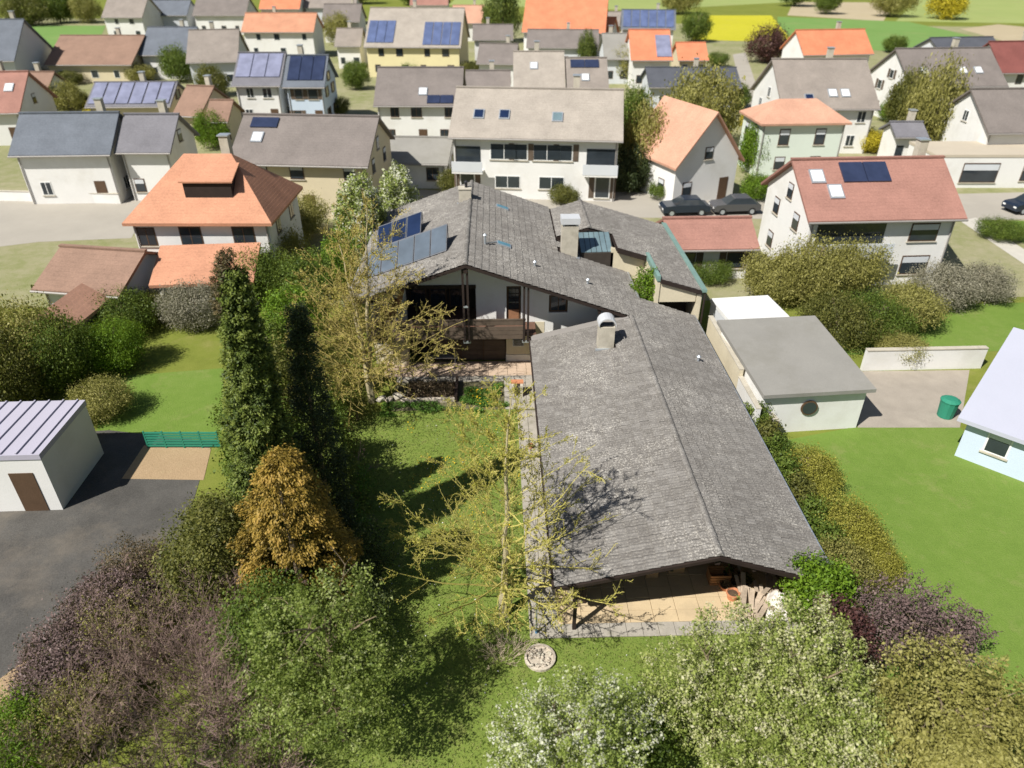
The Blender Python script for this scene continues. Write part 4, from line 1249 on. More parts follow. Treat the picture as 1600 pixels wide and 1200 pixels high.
# ================================================================== SMALL GARDEN THINGS
# fire ring of stones
fr = thing('fire_ring', 'round stone-filled fire ring in the grass beside the twiggy shrub', 'fire pit', (1.36, 15.68, 0))
MB().lathe((1.36, 15.68, 0.0), [(0.54, 0.0), (0.54, 0.12), (0.46, 0.14), (0.46, 0.05), (0.0, 0.05)], 20).build('rim', STONE, fr)
import bmesh
def stone_mesh(seed, mat):
    bm = bmesh.new()
    bmesh.ops.create_icosphere(bm, subdivisions=1, radius=1.0)
    rr = random.Random(seed)
    for v in bm.verts:
        v.co *= rr.uniform(0.75, 1.15)
    me = bpy.data.meshes.new('stone')
    bm.to_mesh(me)
    bm.free()
    me.materials.append(mat)
    return me
STM = [stone_mesh(i, STONE if i else CONCRETE) for i in range(3)]
for i in range(46):
    a, d = rng.random() * 6.283, 0.42 * math.sqrt(rng.random())
    o = link('stone', STM[i % 3], fr)
    o.matrix_parent_inverse = Matrix.Identity(4)
    s = rng.uniform(0.045, 0.095)
    o.location = (d * math.cos(a), d * math.sin(a), 0.07 + rng.random() * 0.05)
    o.scale = (s, s * 0.8, s * 0.6)
    o.rotation_euler = (rng.random(), rng.random(), rng.random() * 6)
# raised pond bed with stone edging
pb = thing('raised_bed', 'rectangular raised bed of brown plants edged with stone beside the flower bed', 'planter', (-3.5, 32.75, 0))
m = MB()
MB().b2(-4.85, -2.3, 31.95, 33.55, 0, 0.16).build('soil', EARTH, pb)
for k in range(5):
    x0 = -4.9 + k * 0.53
    MB().b2(x0, x0 + 0.51, 31.75, 31.93, 0, 0.24 + rng.normal() * 0.01).build('edging_stone', STONE, pb)
    MB().b2(x0, x0 + 0.51, 33.57, 33.75, 0, 0.24 + rng.normal() * 0.01).build('edging_stone', SLAB, pb)
MB().b2(-2.27, -2.12, 31.75, 33.75, 0, 0.42).build('side_board', DARKWOOD, pb)
MB().b2(-3.62, -3.54, 31.95, 33.55, 0, 0.26).build('divider', MIDWOOD, pb)
C = np.stack([rng.uniform(-4.8, -2.35, 1800), rng.uniform(32.0, 33.5, 1800), 0.16 + rng.random(1800) * 0.28], 1)
link('plants', np_mesh('plants', leaf_quads(rng, C, rng.normal(size=(1800, 3)), 0.12, 0.06), 4, LEAVES['brownleaf'], rng.random(1800)), pb, kind='stuff')
for i, (px, py, s) in enumerate(((622, 622, 0.30), (608, 627, 0.24), (632, 628, 0.22), (596, 626, 0.26))):
    q = G(px, py)
    lab = ['largest pale garden boulder', 'grey boulder', 'smallest grey boulder', 'brownish boulder'][i] + ' at the corner of the raised bed'
    o = link('boulder', STM[i % 3], None, label=lab, category='boulder', group='boulders by the raised bed')
    o.location = (q.x, q.y, s * 0.45)
    o.scale = (s * 1.3, s, s * 0.7)
    o.rotation_euler = (0.2, 0.1, i * 1.3)
# small garden oven beside the path
q = G(808, 618)
gr = thing('garden_grill', 'small grey stone garden grill with dark opening on the paving beside the flower bed', 'grill', (q.x, q.y, 0))
m = MB()
m.b2(q.x - 0.30, q.x - 0.16, q.y - 0.25, q.y + 0.3, 0.05, 0.75)
m.b2(q.x + 0.16, q.x + 0.30, q.y - 0.25, q.y + 0.3, 0.05, 0.75)
m.b2(q.x - 0.16, q.x + 0.16, q.y + 0.16, q.y + 0.3, 0.05, 0.75)
m.build('body', CONCRETE, gr)
MB().b2(q.x - 0.34, q.x + 0.34, q.y - 0.0, q.y + 0.34, 0.755, 0.82).build('top', TERRACOTTA, gr)
MB().b2(q.x - 0.155, q.x + 0.155, q.y - 0.2, q.y + 0.15, 0.42, 0.45).build('grate', BLACKPOT, gr)
# low bench and boxes on the terrace, pot on the path
q = G(690, 567)
bn = thing('garden_bench', 'low pale grey bench on the terrace below the balcony', 'bench', (q.x, q.y, 0))
MB().b2(q.x - 0.95, q.x + 0.95, q.y - 0.2, q.y + 0.2, 0.40, 0.45).build('seat', ZINC, bn)
for sx in (-0.8, 0.8):
    for sy in (-0.14, 0.14):
        MB().b2(q.x + sx - 0.03, q.x + sx + 0.03, q.y + sy - 0.03, q.y + sy + 0.03, 0.03, 0.40).build('leg', ZINC, bn)
def pot(name, label, q, r, h, mat, plant_leaf=None, z=0.04, group=None):
    p = thing(name, label, 'pot', (q.x, q.y, z), group)
    MB().lathe((q.x, q.y, z), [(0.0, 0.0), (r * 0.7, 0.0), (r * 0.95, h * 0.82), (r * 1.08, h * 0.84), (r * 1.08, h), (r * 0.9, h), (r * 0.85, h * 0.8), (0.0, h * 0.78)], 16).build('body', mat, p)
    MB().lathe((q.x, q.y, z), [(r * 0.84, h * 0.80), (0.0, h * 0.86)], 10).build('soil', EARTH, p)
    if plant_leaf:
        C = np.array([q.x, q.y, z + h * 1.3]) + rng.normal(size=(160, 3)) * np.array([r * 0.5, r * 0.5, h * 0.3])
        link('plant', np_mesh('plant', leaf_quads(rng, C, rng.normal(size=(160, 3)) + np.array([0, 0, .6]), 0.09, 0.05), 4, LEAVES[plant_leaf], rng.random(160)), p)
    return p
pot('flower_pot', 'small terracotta pot on the garden path beside the wing', G(829, 701), 0.12, 0.22, TERRACOTTA)
pot('flower_pot', 'tan planter tub at the foot of the ochre bare tree', G(586, 598), 0.26, 0.75, SANDSLAB)
pot('flower_pot', 'large pale terracotta pot on the sunny carport floor', G(1143, 936), 0.24, 0.34, TERRACOTTA)
pot('flower_pot', 'terracotta bowl behind the large pale pot', G(1132, 921), 0.22, 0.22, TERRACOTTA, 'brownleaf')
pot('flower_pot', 'black tub with dry plant in the carport shade', G(1148, 912), 0.20, 0.30, BLACKPOT, 'brownleaf')
pot('flower_pot', 'second black tub nearer the wood pile', G(1163, 916), 0.22, 0.32, BLACKPOT, 'olive')
pot('flower_pot', 'dark pot at the back of the carport pots', G(1137, 903), 0.20, 0.30, BLACKPOT, 'hedge')
# pole at the path end
q = G(838, 990)
pl = thing('garden_pole', 'thin grey pole leaning beside the carport paving corner', 'pole', (q.x, q.y, 0))
MB().tube((q.x, q.y, 0.02), (q.x - 0.02, q.y + 0.05, 1.9), 0.035, 0.03, 8).build('shaft', ZINC, pl)
MB().tube((q.x, q.y, 0.02), (q.x, q.y, 0.3), 0.05, 0.05, 8).build('foot', PLASTICB, pl)
q = G(793, 958)
pl = thing('garden_stake', 'short grey metal stake at the foot of the ginkgo', 'stake', (q.x, q.y, 0))
MB().tube((q.x + 0.1, q.y, 0), (q.x + 0.16, q.y, 0.75), 0.03, 0.03, 8).build('shaft', ZINC, pl)
# pile of split wood and boards in the carport
wp = thing('wood_pile', 'untidy pile of grey split boards at the carport corner', 'wood pile', (9.4, 17.9, 0))
rw = random.Random(4)
for i in range(30):
    x, y, z = 8.9 + rw.random() * 1.5, 17.2 + rw.random() * 1.6, 0.06 + 0.5 * rw.random() * rw.random()
    L, w = rw.uniform(0.7, 1.7), rw.uniform(0.08, 0.18)
    a = rw.uniform(0.5, 1.6)
    MB().box((x, y, z + 0.25), (L, w, 0.05), a, tilt=Matrix.Rotation(rw.uniform(-0.5, 0.25), 3, 'Y')).build('board', PALEWOOD, wp)
tp = thing('tarp', 'crumpled pale tarpaulin beside the wood pile', 'tarpaulin', (10.3, 17.4, 0))
bm = bmesh.new()
bmesh.ops.create_grid(bm, x_segments=14, y_segments=14, size=0.6)
for v in bm.verts:
    d = max(abs(v.co.x), abs(v.co.y)) / 0.6
    v.co.z = 0.75 * (1 - d ** 2) + 0.12 * math.sin(v.co.x * 14) * math.cos(v.co.y * 11) + 0.05 * rw.random() + 0.05
    v.co += Vector((10.25, 17.55, 0.0))
me = bpy.data.meshes.new('sheet')
bm.to_mesh(me)
bm.free()
me.materials.append(TARP)
link('sheet', me, tp)
# crate, trestle, boxes in the shade
q = G(1121, 908)
cr = thing('wooden_crate', 'slatted orange wooden crate in the carport shade behind the pots', 'crate', (q.x, q.y, 0))
for k in range(4):
    z = 0.06 + k * 0.13
    for (x0, x1, y0, y1) in ((-0.38, 0.38, -0.27, -0.24), (-0.38, 0.38, 0.24, 0.27)):
        MB().b2(q.x + x0, q.x + x1, q.y + y0, q.y + y1, z, z + 0.1).build('slat', ORANGEWOOD, cr)
    for x0 in (-0.40, 0.375):
        MB().b2(q.x + x0, q.x + x0 + 0.025, q.y - 0.24, q.y + 0.24, z, z + 0.1).build('slat', ORANGEWOOD, cr)
MB().b2(q.x - 0.37, q.x + 0.37, q.y - 0.235, q.y + 0.235, 0.04, 0.06).build('bottom', ORANGEWOOD, cr)
q = Vector((8.3, 20.2, 0))
tr = thing('wooden_trestle', 'tall pale wooden A-shaped trestle under the carport ridge', 'trestle', tuple(q))
for sx in (-1, 1):
    MB().bar((q.x + sx * 0.6, q.y - 0.1, 0.03), (q.x + 0.05 * sx, q.y, 1.7), 0.07).build('leg', ORANGEWOOD, tr)
MB().bar((q.x - 0.42, q.y - 0.05, 0.6), (q.x + 0.42, q.y - 0.05, 0.6), 0.05).build('crossbar', ORANGEWOOD, tr)
for i, (x, y, s, lab) in enumerate(((5.9, 19.4, 0.45, 'small cardboard box standing alone in the carport shade'), (6.9, 19.7, 0.6, 'larger open cardboard box in the carport shade'))):
    bx = thing('cardboard_box', lab, 'box', (x, y, 0))
    MB().b2(x - s / 2, x + s / 2, y - s / 2, y + s / 2, 0.04, 0.04 + s * 0.8).build('body', surf('cardboard', (0.42, 0.29, 0.17), 0.15, 3), bx)
    MB().box((x - s * 0.65, y, 0.04 + s * 0.85), (s * 0.4, s, 0.015), 0, tilt=Matrix.Rotation(-0.5, 3, 'Y')).build('flap', MATS['cardboard'], bx)
    MB().box((x + s * 0.65, y, 0.04 + s * 0.85), (s * 0.4, s, 0.015), 0, tilt=Matrix.Rotation(0.5, 3, 'Y')).build('flap', MATS['cardboard'], bx)
ch = thing('old_stove', 'dark iron stove against the carport back wall', 'stove', (9.3, 20.9, 0))
MB().b2(8.95, 9.65, 20.6, 21.2, 0.15, 1.0).build('body', BLACKPOT, ch)
MB().b2(8.9, 9.7, 20.55, 21.25, 1.005, 1.05).build('top', BLACKPOT, ch)
for sx in (9.0, 9.6):
    MB().b2(sx - 0.03, sx + 0.03, 20.62, 20.68, 0.04, 0.15).build('leg', BLACKPOT, ch)
# boundary walls along the far side of the wing
bw = thing('boundary_wall', 'cream boundary wall running along the wing gutter beside the grey garage', 'wall', (12.6, 32, 0))
MB().b2(12.45, 12.65, 30.9, 37.0, 0, 2.3).build('wall_section', CREAM, bw)
MB().b2(12.45, 12.65, 27.9, 30.88, 0, 1.9).build('wall_section', WHITE, bw)
MB().b2(12.42, 12.68, 30.9, 37.0, 2.31, 2.37).build('coping', CONCRETE, bw)
MB().b2(12.42, 12.68, 27.9, 30.88, 1.91, 1.96).build('coping', CONCRETE, bw)

# ================================================================== THE VILLAGE
def proj_y(p):
    x, y, z = p[0], p[1], p[2] - CAM_H
    c, s = math.cos(YAW), math.sin(YAW)
    yy = s * x + c * y
    d = yy * math.cos(PITCH) - z * math.sin(PITCH)
    return 600 - 1110 * (yy * math.sin(PITCH) + z * math.cos(PITCH)) / d

def village_house(label, el, er, yr, ze, pitch, wall, roofmat, kind='gable', depth=None, far=False, group='houses of the village', wins=None, side=True,
                  pv=(), sky=(), chim=None, balcony=False, over=0.5, name='village_house', cat='house', door=True, flat_t=0.25, pvmat=None, seams=0):
    """el, er: the two ends of the front eave; the depth follows from where the ridge shows"""
    A, B = G(el[0], el[1], ze), G(er[0], er[1], ze)
    u = (B - A)
    W = u.length
    u.normalize()
    v = Vector((-u.y, u.x, 0))
    tp = math.tan(math.radians(pitch))
    if depth is None:
        lo, hi = 1.5, 9.0
        M = (A + B) / 2
        for _ in range(30):
            d = (lo + hi) / 2
            if proj_y(M + v * d + Vector((0, 0, d * tp))) > yr:
                lo = d
            else:
                hi = d
        depth = 2 * lo
    if kind == 'front':
        zr = ze + tp * W / 2
    else:
        zr = ze + tp * depth / 2
    Z = Vector((0, 0, 1))
    P = lambda a, b, z: A + u * a + v * b + Z * (z - ze)
    c0 = P(W / 2, depth / 2, 0)
    t = thing(name, label, cat, tuple(c0), group)
    o2 = over if kind != 'flat' else 0.05
    # walls
    m = MB()
    x0, x1, y0, y1 = o2 * 0.8, W - o2 * 0.8, o2, depth - o2
    if kind in ('gable',):
        zt = ze + tp * o2 - 0.22
        zrr = zr - 0.22
        m.prism([P(x0, y0, 0), P(x0, y1, 0), P(x0, y1, zt), P(x0, depth / 2, zrr), P(x0, y0, zt)], u * (x1 - x0))
    elif kind == 'front':
        zt = ze + tp * o2 * 0.8 - 0.22
        zrr = zr - 0.22
        m.prism([P(x1, y0, 0), P(x0, y0, 0), P(x0, y0, zt), P(W / 2, y0, zrr), P(x1, y0, zt)], v * (y1 - y0))
    else:
        zt = ze - 0.02
        m.prism([P(x0, y0, 0), P(x1, y0, 0), P(x1, y1, 0), P(x0, y1, 0)], Z * zt)
    m.build('wall', wall, t)
    # roof
    m = MB()
    th = 0.2
    def slab(pts):
        m.hexa([p - Z * th for p in pts], pts)
    if kind == 'gable':
        slab([P(0, 0, ze), P(W, 0, ze), P(W, depth / 2, zr), P(0, depth / 2, zr)])
        slab([P(0, depth / 2, zr), P(W, depth / 2, zr), P(W, depth, ze), P(0, depth, ze)])
    elif kind == 'front':
        slab([P(0, 0, ze), P(W / 2, 0, zr), P(W / 2, depth, zr), P(0, depth, ze)])
        slab([P(W / 2, 0, zr), P(W, 0, ze), P(W, depth, ze), P(W / 2, depth, zr)])
    elif kind == 'hip':
        hh = min(W * 0.36, depth / 2 * 0.8)
        e = [P(0, 0, ze), P(W, 0, ze), P(W, depth, ze), P(0, depth, ze)]
        r = [P(hh, depth / 2, zr), P(W - hh, depth / 2, zr)]
        n = len(m.v)
        m.add(e + r + [q - Z * th for q in e], [(0, 1, 5, 4), (1, 2, 5), (2, 3, 4, 5), (3, 0, 4), (9, 8, 7, 6), (0, 6, 7, 1), (1, 7, 8, 2), (2, 8, 9, 3), (3, 9, 6, 0)])
    elif kind == 'flat':
        m.hexa([P(0, 0, ze), P(W, 0, ze), P(W, depth, ze), P(0, depth, ze)], [P(0, 0, ze + flat_t), P(W, 0, ze + flat_t), P(W, depth, ze + flat_t), P(0, depth, ze + flat_t)])
    elif kind == 'shed':
        slab([P(0, 0, ze), P(W, 0, ze), P(W, depth, ze + tp * depth), P(0, depth, ze + tp * depth)])
    rf = m.build('roof', roofmat, t)
    for k in range(seams):
        a = W * (k + 0.5) / seams
        MB().bar(P(a, 0.05, ze + 0.03 + (flat_t if kind == 'flat' else 0)), P(a, depth / 2 if kind == 'gable' else depth, (zr if kind == 'gable' else ze + (flat_t if kind == 'flat' else 0)) + 0.03), 0.06, 0.07).build('seam', roofmat, rf)
    if not far and kind in ('gable', 'hip'):
        for a in (x0 + 0.15, x1 - 0.15):
            MB().tube(P(a, y0 - 0.08, 0.05), P(a, y0 - 0.08, ze - 0.2), 0.05, n=6).build('downpipe', MATS['dull_sheet'], t)
    if chim is None and kind == 'gable' and name == 'village_house' and hash_(label) % 5:
        chim = 0.25 + (hash_(label) % 50) / 100
    if kind == 'gable':
        g = MB()
        g.bar(P(-0.04, depth / 2, zr + 0.03), P(W + 0.04, depth / 2, zr + 0.03), 0.3, 0.12)
        g.build('ridge_cap', roofmat, rf)
        MB().tube(P(0, -0.08, ze - 0.12), P(W, -0.08, ze - 0.12), 0.08, n=6).build('gutter', MATS['dull_sheet'], rf)
    # things on the front slope
    nrm = (v * -tp + Z).normalized()
    sl = lambda a, b: P(a * W, b * depth / 2, ze + tp * b * depth / 2)
    for (a0, a1, b0, b1) in pv:
        q = [sl(a0, b0), sl(a1, b0), sl(a1, b1), sl(a0, b1)]
        nx = max(1, round((a1 - a0) * W / 1.7))
        for k in range(nx):
            f0, f1 = k / nx + 0.01, (k + 1) / nx - 0.01
            qq = [q[0].lerp(q[1], f0), q[0].lerp(q[1], f1), q[3].lerp(q[2], f1), q[3].lerp(q[2], f0)]
            MB().hexa([x + nrm * 0.02 for x in qq], [x + nrm * 0.12 for x in qq]).build('solar_panel', pvmat or PV, t)
    for (a, b, mt) in sky:
        q = sl(a, b)
        dv = (v + Z * tp).normalized()
        qq = [q - u * 0.5 - dv * 0.6, q + u * 0.5 - dv * 0.6, q + u * 0.5 + dv * 0.6, q - u * 0.5 + dv * 0.6]
        s_ = MB().hexa([x for x in qq], [x + nrm * 0.12 for x in qq]).build('skylight', ZINC, t)
        qi = [q + (x - q) * 0.8 for x in qq]
        MB().hexa([x + nrm * 0.115 for x in qi], [x + nrm * 0.15 for x in qi]).build('pane', mt, s_)
    if chim is not None:
        q = P(chim * W, depth / 2 + 0.5, zr)
        c_ = MB().box((q.x, q.y, zr + 0.25), (0.6, 0.6, 1.7), math.atan2(u.y, u.x)).build('chimney', CONCRETE, t)
        MB().box((q.x, q.y, zr + 1.14), (0.75, 0.75, 0.08), math.atan2(u.y, u.x)).build('chimney_cap', ZINC, c_)
    # windows
    def window(a, b, z, w, h, ax, out):
        c = P(a, b, z)
        def bx(ww, hh, d0, d1):
            q = [c - ax * ww / 2 + out * d0, c + ax * ww / 2 + out * d0, c + ax * ww / 2 + out * d1, c - ax * ww / 2 + out * d1]
            return MB().hexa([x - Z * hh / 2 for x in q], [x + Z * hh / 2 for x in q])
        f = bx(w, h, -0.05, 0.03).build('window', FRAMEW if (hash_(label) % 2) else FRAMEB, t)
        bx(w - 0.16, h - 0.16, 0.0, 0.045).build('pane', PANE, f)
        if not far:
            k_ = (hash_(label) // 3) % 4
            c0 = c
            c = c0 - Z * (h / 2 + 0.05)
            bx(w + 0.16, 0.07, -0.02, 0.10).build('sill', CONCRETE, f)
            c = c0
            if k_ == 1 and w < 1.6:
                for sg in (-1, 1):
                    c = c0 + ax * sg * (w / 2 + 0.3)
                    bx(0.5, h, -0.02, 0.035).build('shutter', MIDWOOD, f)
                c = c0
            elif k_ == 2 and h > 1:
                c = c0 + Z * h * 0.28
                bx(w - 0.17, h * 0.3, 0.0, 0.06).build('roller_blind', GREYWALL, f)
                c = c0
            elif h > 1:
                c = c0
                bx(0.06, h - 0.15, 0.0, 0.055).build('sash', FRAMEW if (hash_(label) % 2) else FRAMEB, f)
        return c
    fl = max(1, int((ze + 0.4) / 2.6))
    if wins is None:
        n = max(2, int(W / (4.2 if far else 3.4)))
        for k in range(fl):
            z = 1.45 + k * 2.6
            if z + 0.75 > zt: continue
            for i in range(n):
                a = x0 + (x1 - x0) * (i + 0.5 + (0.12 if (i + k) % 2 else -0.08)) / n
                if k == 0 and door and i == n // 2 and not far:
                    dd = P(a, y0, 1.05)
                    q = [dd - u * 0.5 - v * 0.03, dd + u * 0.5 - v * 0.03, dd + u * 0.5 + v * 0.05, dd - u * 0.5 + v * 0.05]
                    MB().hexa([x - Z * 1.03 for x in q], [x + Z * 1.03 for x in q]).build('door', FRAMEB, t)
                    continue
                window(a, y0, z, 1.25 if i % 2 else 1.0, 1.25, u, -v)
    else:
        for (a, z, w, h) in wins:
            window(a * W, y0, z, w, h, u, -v)
    if side and not far and kind in ('gable', 'hip', 'front'):
        for k in range(fl):
            z = 1.45 + k * 2.6
            if z + 0.75 > zt: continue
            for b in (0.3, 0.7):
                window(x0, b * depth, z, 1.0, 1.2, v, -u)
                window(x1, b * depth, z, 1.0, 1.2, v, u)
        if kind == 'gable' and zr - ze > 2.2:
            window(x0, depth / 2, ze + 0.7, 0.9, 1.1, v, -u)
            window(x1, depth / 2, ze + 0.7, 0.9, 1.1, v, u)
        if kind == 'front':
            window(W / 2, y0, ze + 0.9, 0.9, 1.1, u, -v)
    if balcony:
        for (a0, a1, z) in balcony:
            m = MB()
            q = [P(a0 * W, y0 - 1.1, z), P(a1 * W, y0 - 1.1, z), P(a1 * W, y0 - 0.01, z), P(a0 * W, y0 - 0.01, z)]
            b_ = MB().hexa([x - Z * 0.15 for x in q], q).build('balcony', WHITE, t)
            q = [P(a0 * W, y0 - 1.12, z), P(a1 * W, y0 - 1.12, z), P(a1 * W, y0 - 1.05, z), P(a0 * W, y0 - 1.05, z)]
            MB().hexa([x + Z * 0.02 for x in q], [x + Z * 0.95 for x in q]).build('parapet', GREYWALL, b_)
            MB().hexa([P(a0 * W + .3, y0 - 0.05, z + .01), P(a1 * W - .3, y0 - 0.05, z + .01), P(a1 * W - .3, y0 - 0.004, z + .01), P(a0 * W + .3, y0 - 0.004, z + .01)],
                      [P(a0 * W + .3, y0 - 0.05, z + 2.1), P(a1 * W - .3, y0 - 0.05, z + 2.1), P(a1 * W - .3, y0 - 0.004, z + 2.1), P(a0 * W + .3, y0 - 0.004, z + 2.1)]).build('balcony_door', PANE, t)
    return t, P, W, depth, zr, tp

def hash_(s):
    return sum(ord(c) * (i + 1) for i, c in enumerate(s))

ORANGE = far_roof('orange_tiles', (0.50, 0.245, 0.15))
SALMON = far_roof('salmon_tiles', (0.52, 0.29, 0.20))
SCARLET = far_roof('new_orange_tiles', (0.58, 0.21, 0.11))
RED = far_roof('dull_red_tiles', (0.32, 0.165, 0.13))
DARKRED = far_roof('maroon_tiles', (0.20, 0.07, 0.06))
BROWNR = far_roof('brown_tiles', (0.26, 0.165, 0.12))
TAUPE = far_roof('taupe_tiles', (0.26, 0.225, 0.195))
PALETAUPE = far_roof('pale_taupe_tiles', (0.34, 0.30, 0.255))
GREYBROWN = far_roof('grey_brown_tiles', (0.19, 0.165, 0.15))
SLATE = far_roof('slate_blue_tiles', (0.135, 0.15, 0.175))
SLATE2 = far_roof('slate_violet_tiles', (0.17, 0.165, 0.18))
DARKSLATE = far_roof('dark_slate', (0.085, 0.09, 0.105))
PALEROOF = surf('pale_lilac_sheet', (0.42, 0.40, 0.47), 0.05, 0.4, 0.7)
GREYSHEET = surf('pale_grey_sheet', (0.255, 0.245, 0.22), 0.14, 0.5, 0.9, stain=(0.20, 0.19, 0.16))
LILAC = glass('photovoltaic_lilac', (0.21, 0.22, 0.31), 0.35, 0.5)

VH = village_house
# nearest row
t, P, W, D, zr, tp = VH('white house with large orange hipped roof and a long dark dormer', (190, 349), (424, 349), 240, 5.0, 40, WHITE, ORANGE, 'hip', chim=0.62,
   wins=[(0.12, 3.9, 1.2, 1.3), (0.42, 3.9, 1.5, 1.4), (0.78, 3.9, 1.5, 1.4), (0.2, 1.4, 1.2, 1.2), (0.7, 1.4, 1.2, 1.2)])
q0, q1 = 0.40, 0.72
m = MB()
zb = 5.0 + tp * D / 2 * 0.36
m.hexa([P(W * q0, D * 0.18, zb), P(W * q1, D * 0.18, zb), P(W * q1, D * 0.40, zb), P(W * q0, D * 0.40, zb)],
       [P(W * q0, D * 0.18, zb + 1.0), P(W * q1, D * 0.18, zb + 1.0), P(W * q1, D * 0.36, zb + 1.55), P(W * q0, D * 0.36, zb + 1.55)])
dm = m.build('dormer', DARKWOOD, t)
MB().hexa([P(W * q0 - .2, D * 0.16, zb + 1.02), P(W * q1 + .2, D * 0.16, zb + 1.02), P(W * q1 + .2, D * 0.40, zb + 1.75), P(W * q0 - .2, D * 0.40, zb + 1.75)],
          [P(W * q0 - .2, D * 0.16, zb + 1.12), P(W * q1 + .2, D * 0.16, zb + 1.12), P(W * q1 + .2, D * 0.40, zb + 1.85), P(W * q0 - .2, D * 0.40, zb + 1.85)]).build('dormer_roof', ORANGE, dm)
VH('low orange-tiled lean-to in front of the hipped orange house', (232, 446), (396, 440), 386, 2.3, 22, WHITE, ORANGE, 'shed', depth=3.4, name='annex', cat='annex', side=False, door=False)
VH('white house with blue-grey slate roof next to the pale street', (12, 243), (172, 241), 176, 4.6, 36, WHITE, SLATE, chim=0.8)
VH('white house with violet-grey roof joined to the blue-grey slate one', (178, 238), (266, 238), 178, 4.6, 36, WHITE, SLATE2)
VH('beige house with wide grey-brown roof and a small solar strip', (354, 255), (575, 260), 180, 4.8, 30, BEIGE, GREYBROWN, pv=[(0.08, 0.28, 0.72, 0.92)], sky=[(0.16, 0.52, FRAMEW)])
VH('long white three-part apartment house with pale taupe roof and balconies', (700, 214), (974, 220), 138, 5.7, 30, WHITE, PALETAUPE, chim=0.72,
   sky=[(0.16, 0.45, SOLARDARK), (0.31, 0.45, SOLARDARK), (0.62, 0.42, ROOFGLASS)], balcony=[(0.02, 0.2, 2.7), (0.78, 0.98, 2.7)],
   wins=[(0.32, 4.4, 2.6, 1.5), (0.42, 4.4, 1.2, 1.5), (0.57, 4.4, 2.6, 1.5), (0.68, 4.4, 1.2, 1.5), (0.34, 1.6, 2.4, 1.2), (0.6, 1.6, 2.4, 1.2), (0.1, 1.3, 1.4, 2.0), (0.9, 1.3, 1.4, 2.0)])
VH('low white garage with beige-grey roof beside the wide apartment house', (583, 254), (700, 256), 214, 2.6, 20, WHITE, GREYSHEET, name='garage', cat='garage', group='garages', door=False)
VH('white house with purplish brown roof behind the low garage', (583, 165), (722, 165), 105, 4.8, 32, WHITE, GREYBROWN, sky=[(0.55, 0.35, FRAMEW)], pv=[(0.6, 0.9, 0.05, 0.25)])
VH('white house fully roofed with lilac solar panels', (361, 134), (438, 134), 82, 5.0, 34, WHITE, SLATE2, pv=[(0.04, 0.96, 0.25, 0.95)], pvmat=LILAC)
VH('white house with a black solar roof and pale blue gable', (441, 136), (507, 136), 86, 5.0, 36, BLUEWALL, SLATE, pv=[(0.08, 0.95, 0.2, 0.95)])
VH('long white house with orange tiled roof in the middle distance', (376, 50), (490, 50), 20, 5.0, 32, WHITE, ORANGE, far=True, chim=0.4)
VH('long low hall with brown tiled roof', (68, 101), (205, 101), 55, 3.0, 26, BEIGE, BROWNR, far=True)
VH('house with lilac solar roof behind the yellow forsythia', (132, 167), (266, 166), 128, 3.2, 28, BEIGE, SLATE2, pv=[(0.02, 0.98, 0.1, 0.95)], pvmat=LILAC)
VH('small house with brown roof beside the lilac solar roof', (268, 180), (312, 182), 134, 3.0, 32, BEIGE, BROWNR)
VH('red-roofed house cut by the picture edge', (-70, 178), (30, 176), 112, 3.8, 36, WHITE, RED, sky=[(0.75, 0.6, FRAMEW)])
VH('grey house with pale blue-grey roof at the picture edge', (-50, 96), (22, 95), 30, 4.5, 36, GREYWALL, SLATE, far=True)
VH('house with bluish grey roof between brown hall and taupe roof', (216, 86), (296, 86), 42, 4.0, 32, WHITE, SLATE, far=True)
VH('house with wide taupe roof behind the black solar roof', (290, 98), (372, 96), 46, 4.0, 30, GREYWALL, TAUPE, far=True)
VH('distant house with violet-brown roof', (300, 24), (384, 24), -4, 4.5, 34, WHITE, GREYBROWN, far=True)
VH('distant white house with taupe roof above the brown hall', (158, 27), (222, 27), -6, 5.0, 34, WHITE, TAUPE, far=True)
VH('pale yellow house with beige-brown roof and two solar fields', (568, 73), (720, 74), 12, 5.0, 34, YELLOWWALL, PALETAUPE, pv=[(0.02, 0.3, 0.1, 0.65), (0.6, 0.98, 0.05, 0.62)], pvmat=PVBLUE, far=True)
VH('small distant house with salmon red roof', (706, 36), (756, 36), 8, 4.0, 34, WHITE, SALMON, far=True)
VH('big farmhouse with new bright orange roof', (815, 50), (946, 52), -8, 5.5, 38, WHITE, SCARLET, far=True, chim=0.5)
VH('bright orange wing beside the big farmhouse', (900, 64), (952, 66), 26, 3.5, 34, WHITE, SCARLET, far=True)
VH('barn with grey roof in front of the bright orange farmhouse', (822, 74), (936, 75), 46, 3.6, 28, GREYWALL, GREYBROWN, far=True)
VH('house with grey roof behind the long apartment roof', (744, 99), (806, 100), 68, 4.0, 32, WHITE, GREYBROWN, far=True)
VH('taupe-roofed house right behind the apartment house', (802, 139), (884, 139), 80, 5.0, 34, WHITE, PALETAUPE, sky=[(0.4, 0.6, FRAMEW)], far=True)
VH('taupe-roofed house with a solar strip and white skylight', (886, 141), (952, 141), 90, 5.0, 34, WHITE, TAUPE, pv=[(0.1, 0.8, 0.68, 0.92)], sky=[(0.45, 0.38, FRAMEW)], far=True)
VH('distant house with blue solar roof', (970, 45), (1056, 46), 15, 5.0, 36, WHITE, SLATE, pv=[(0.03, 0.97, 0.1, 0.95)], pvmat=PVBLUE, far=True)
VH('house with orange roof in front of the blue solar roof', (986, 94), (1052, 94), 46, 4.4, 36, WHITE, SCARLET, far=True, pv=[(0.62, 0.98, 0.1, 0.8)], pvmat=LILAC)
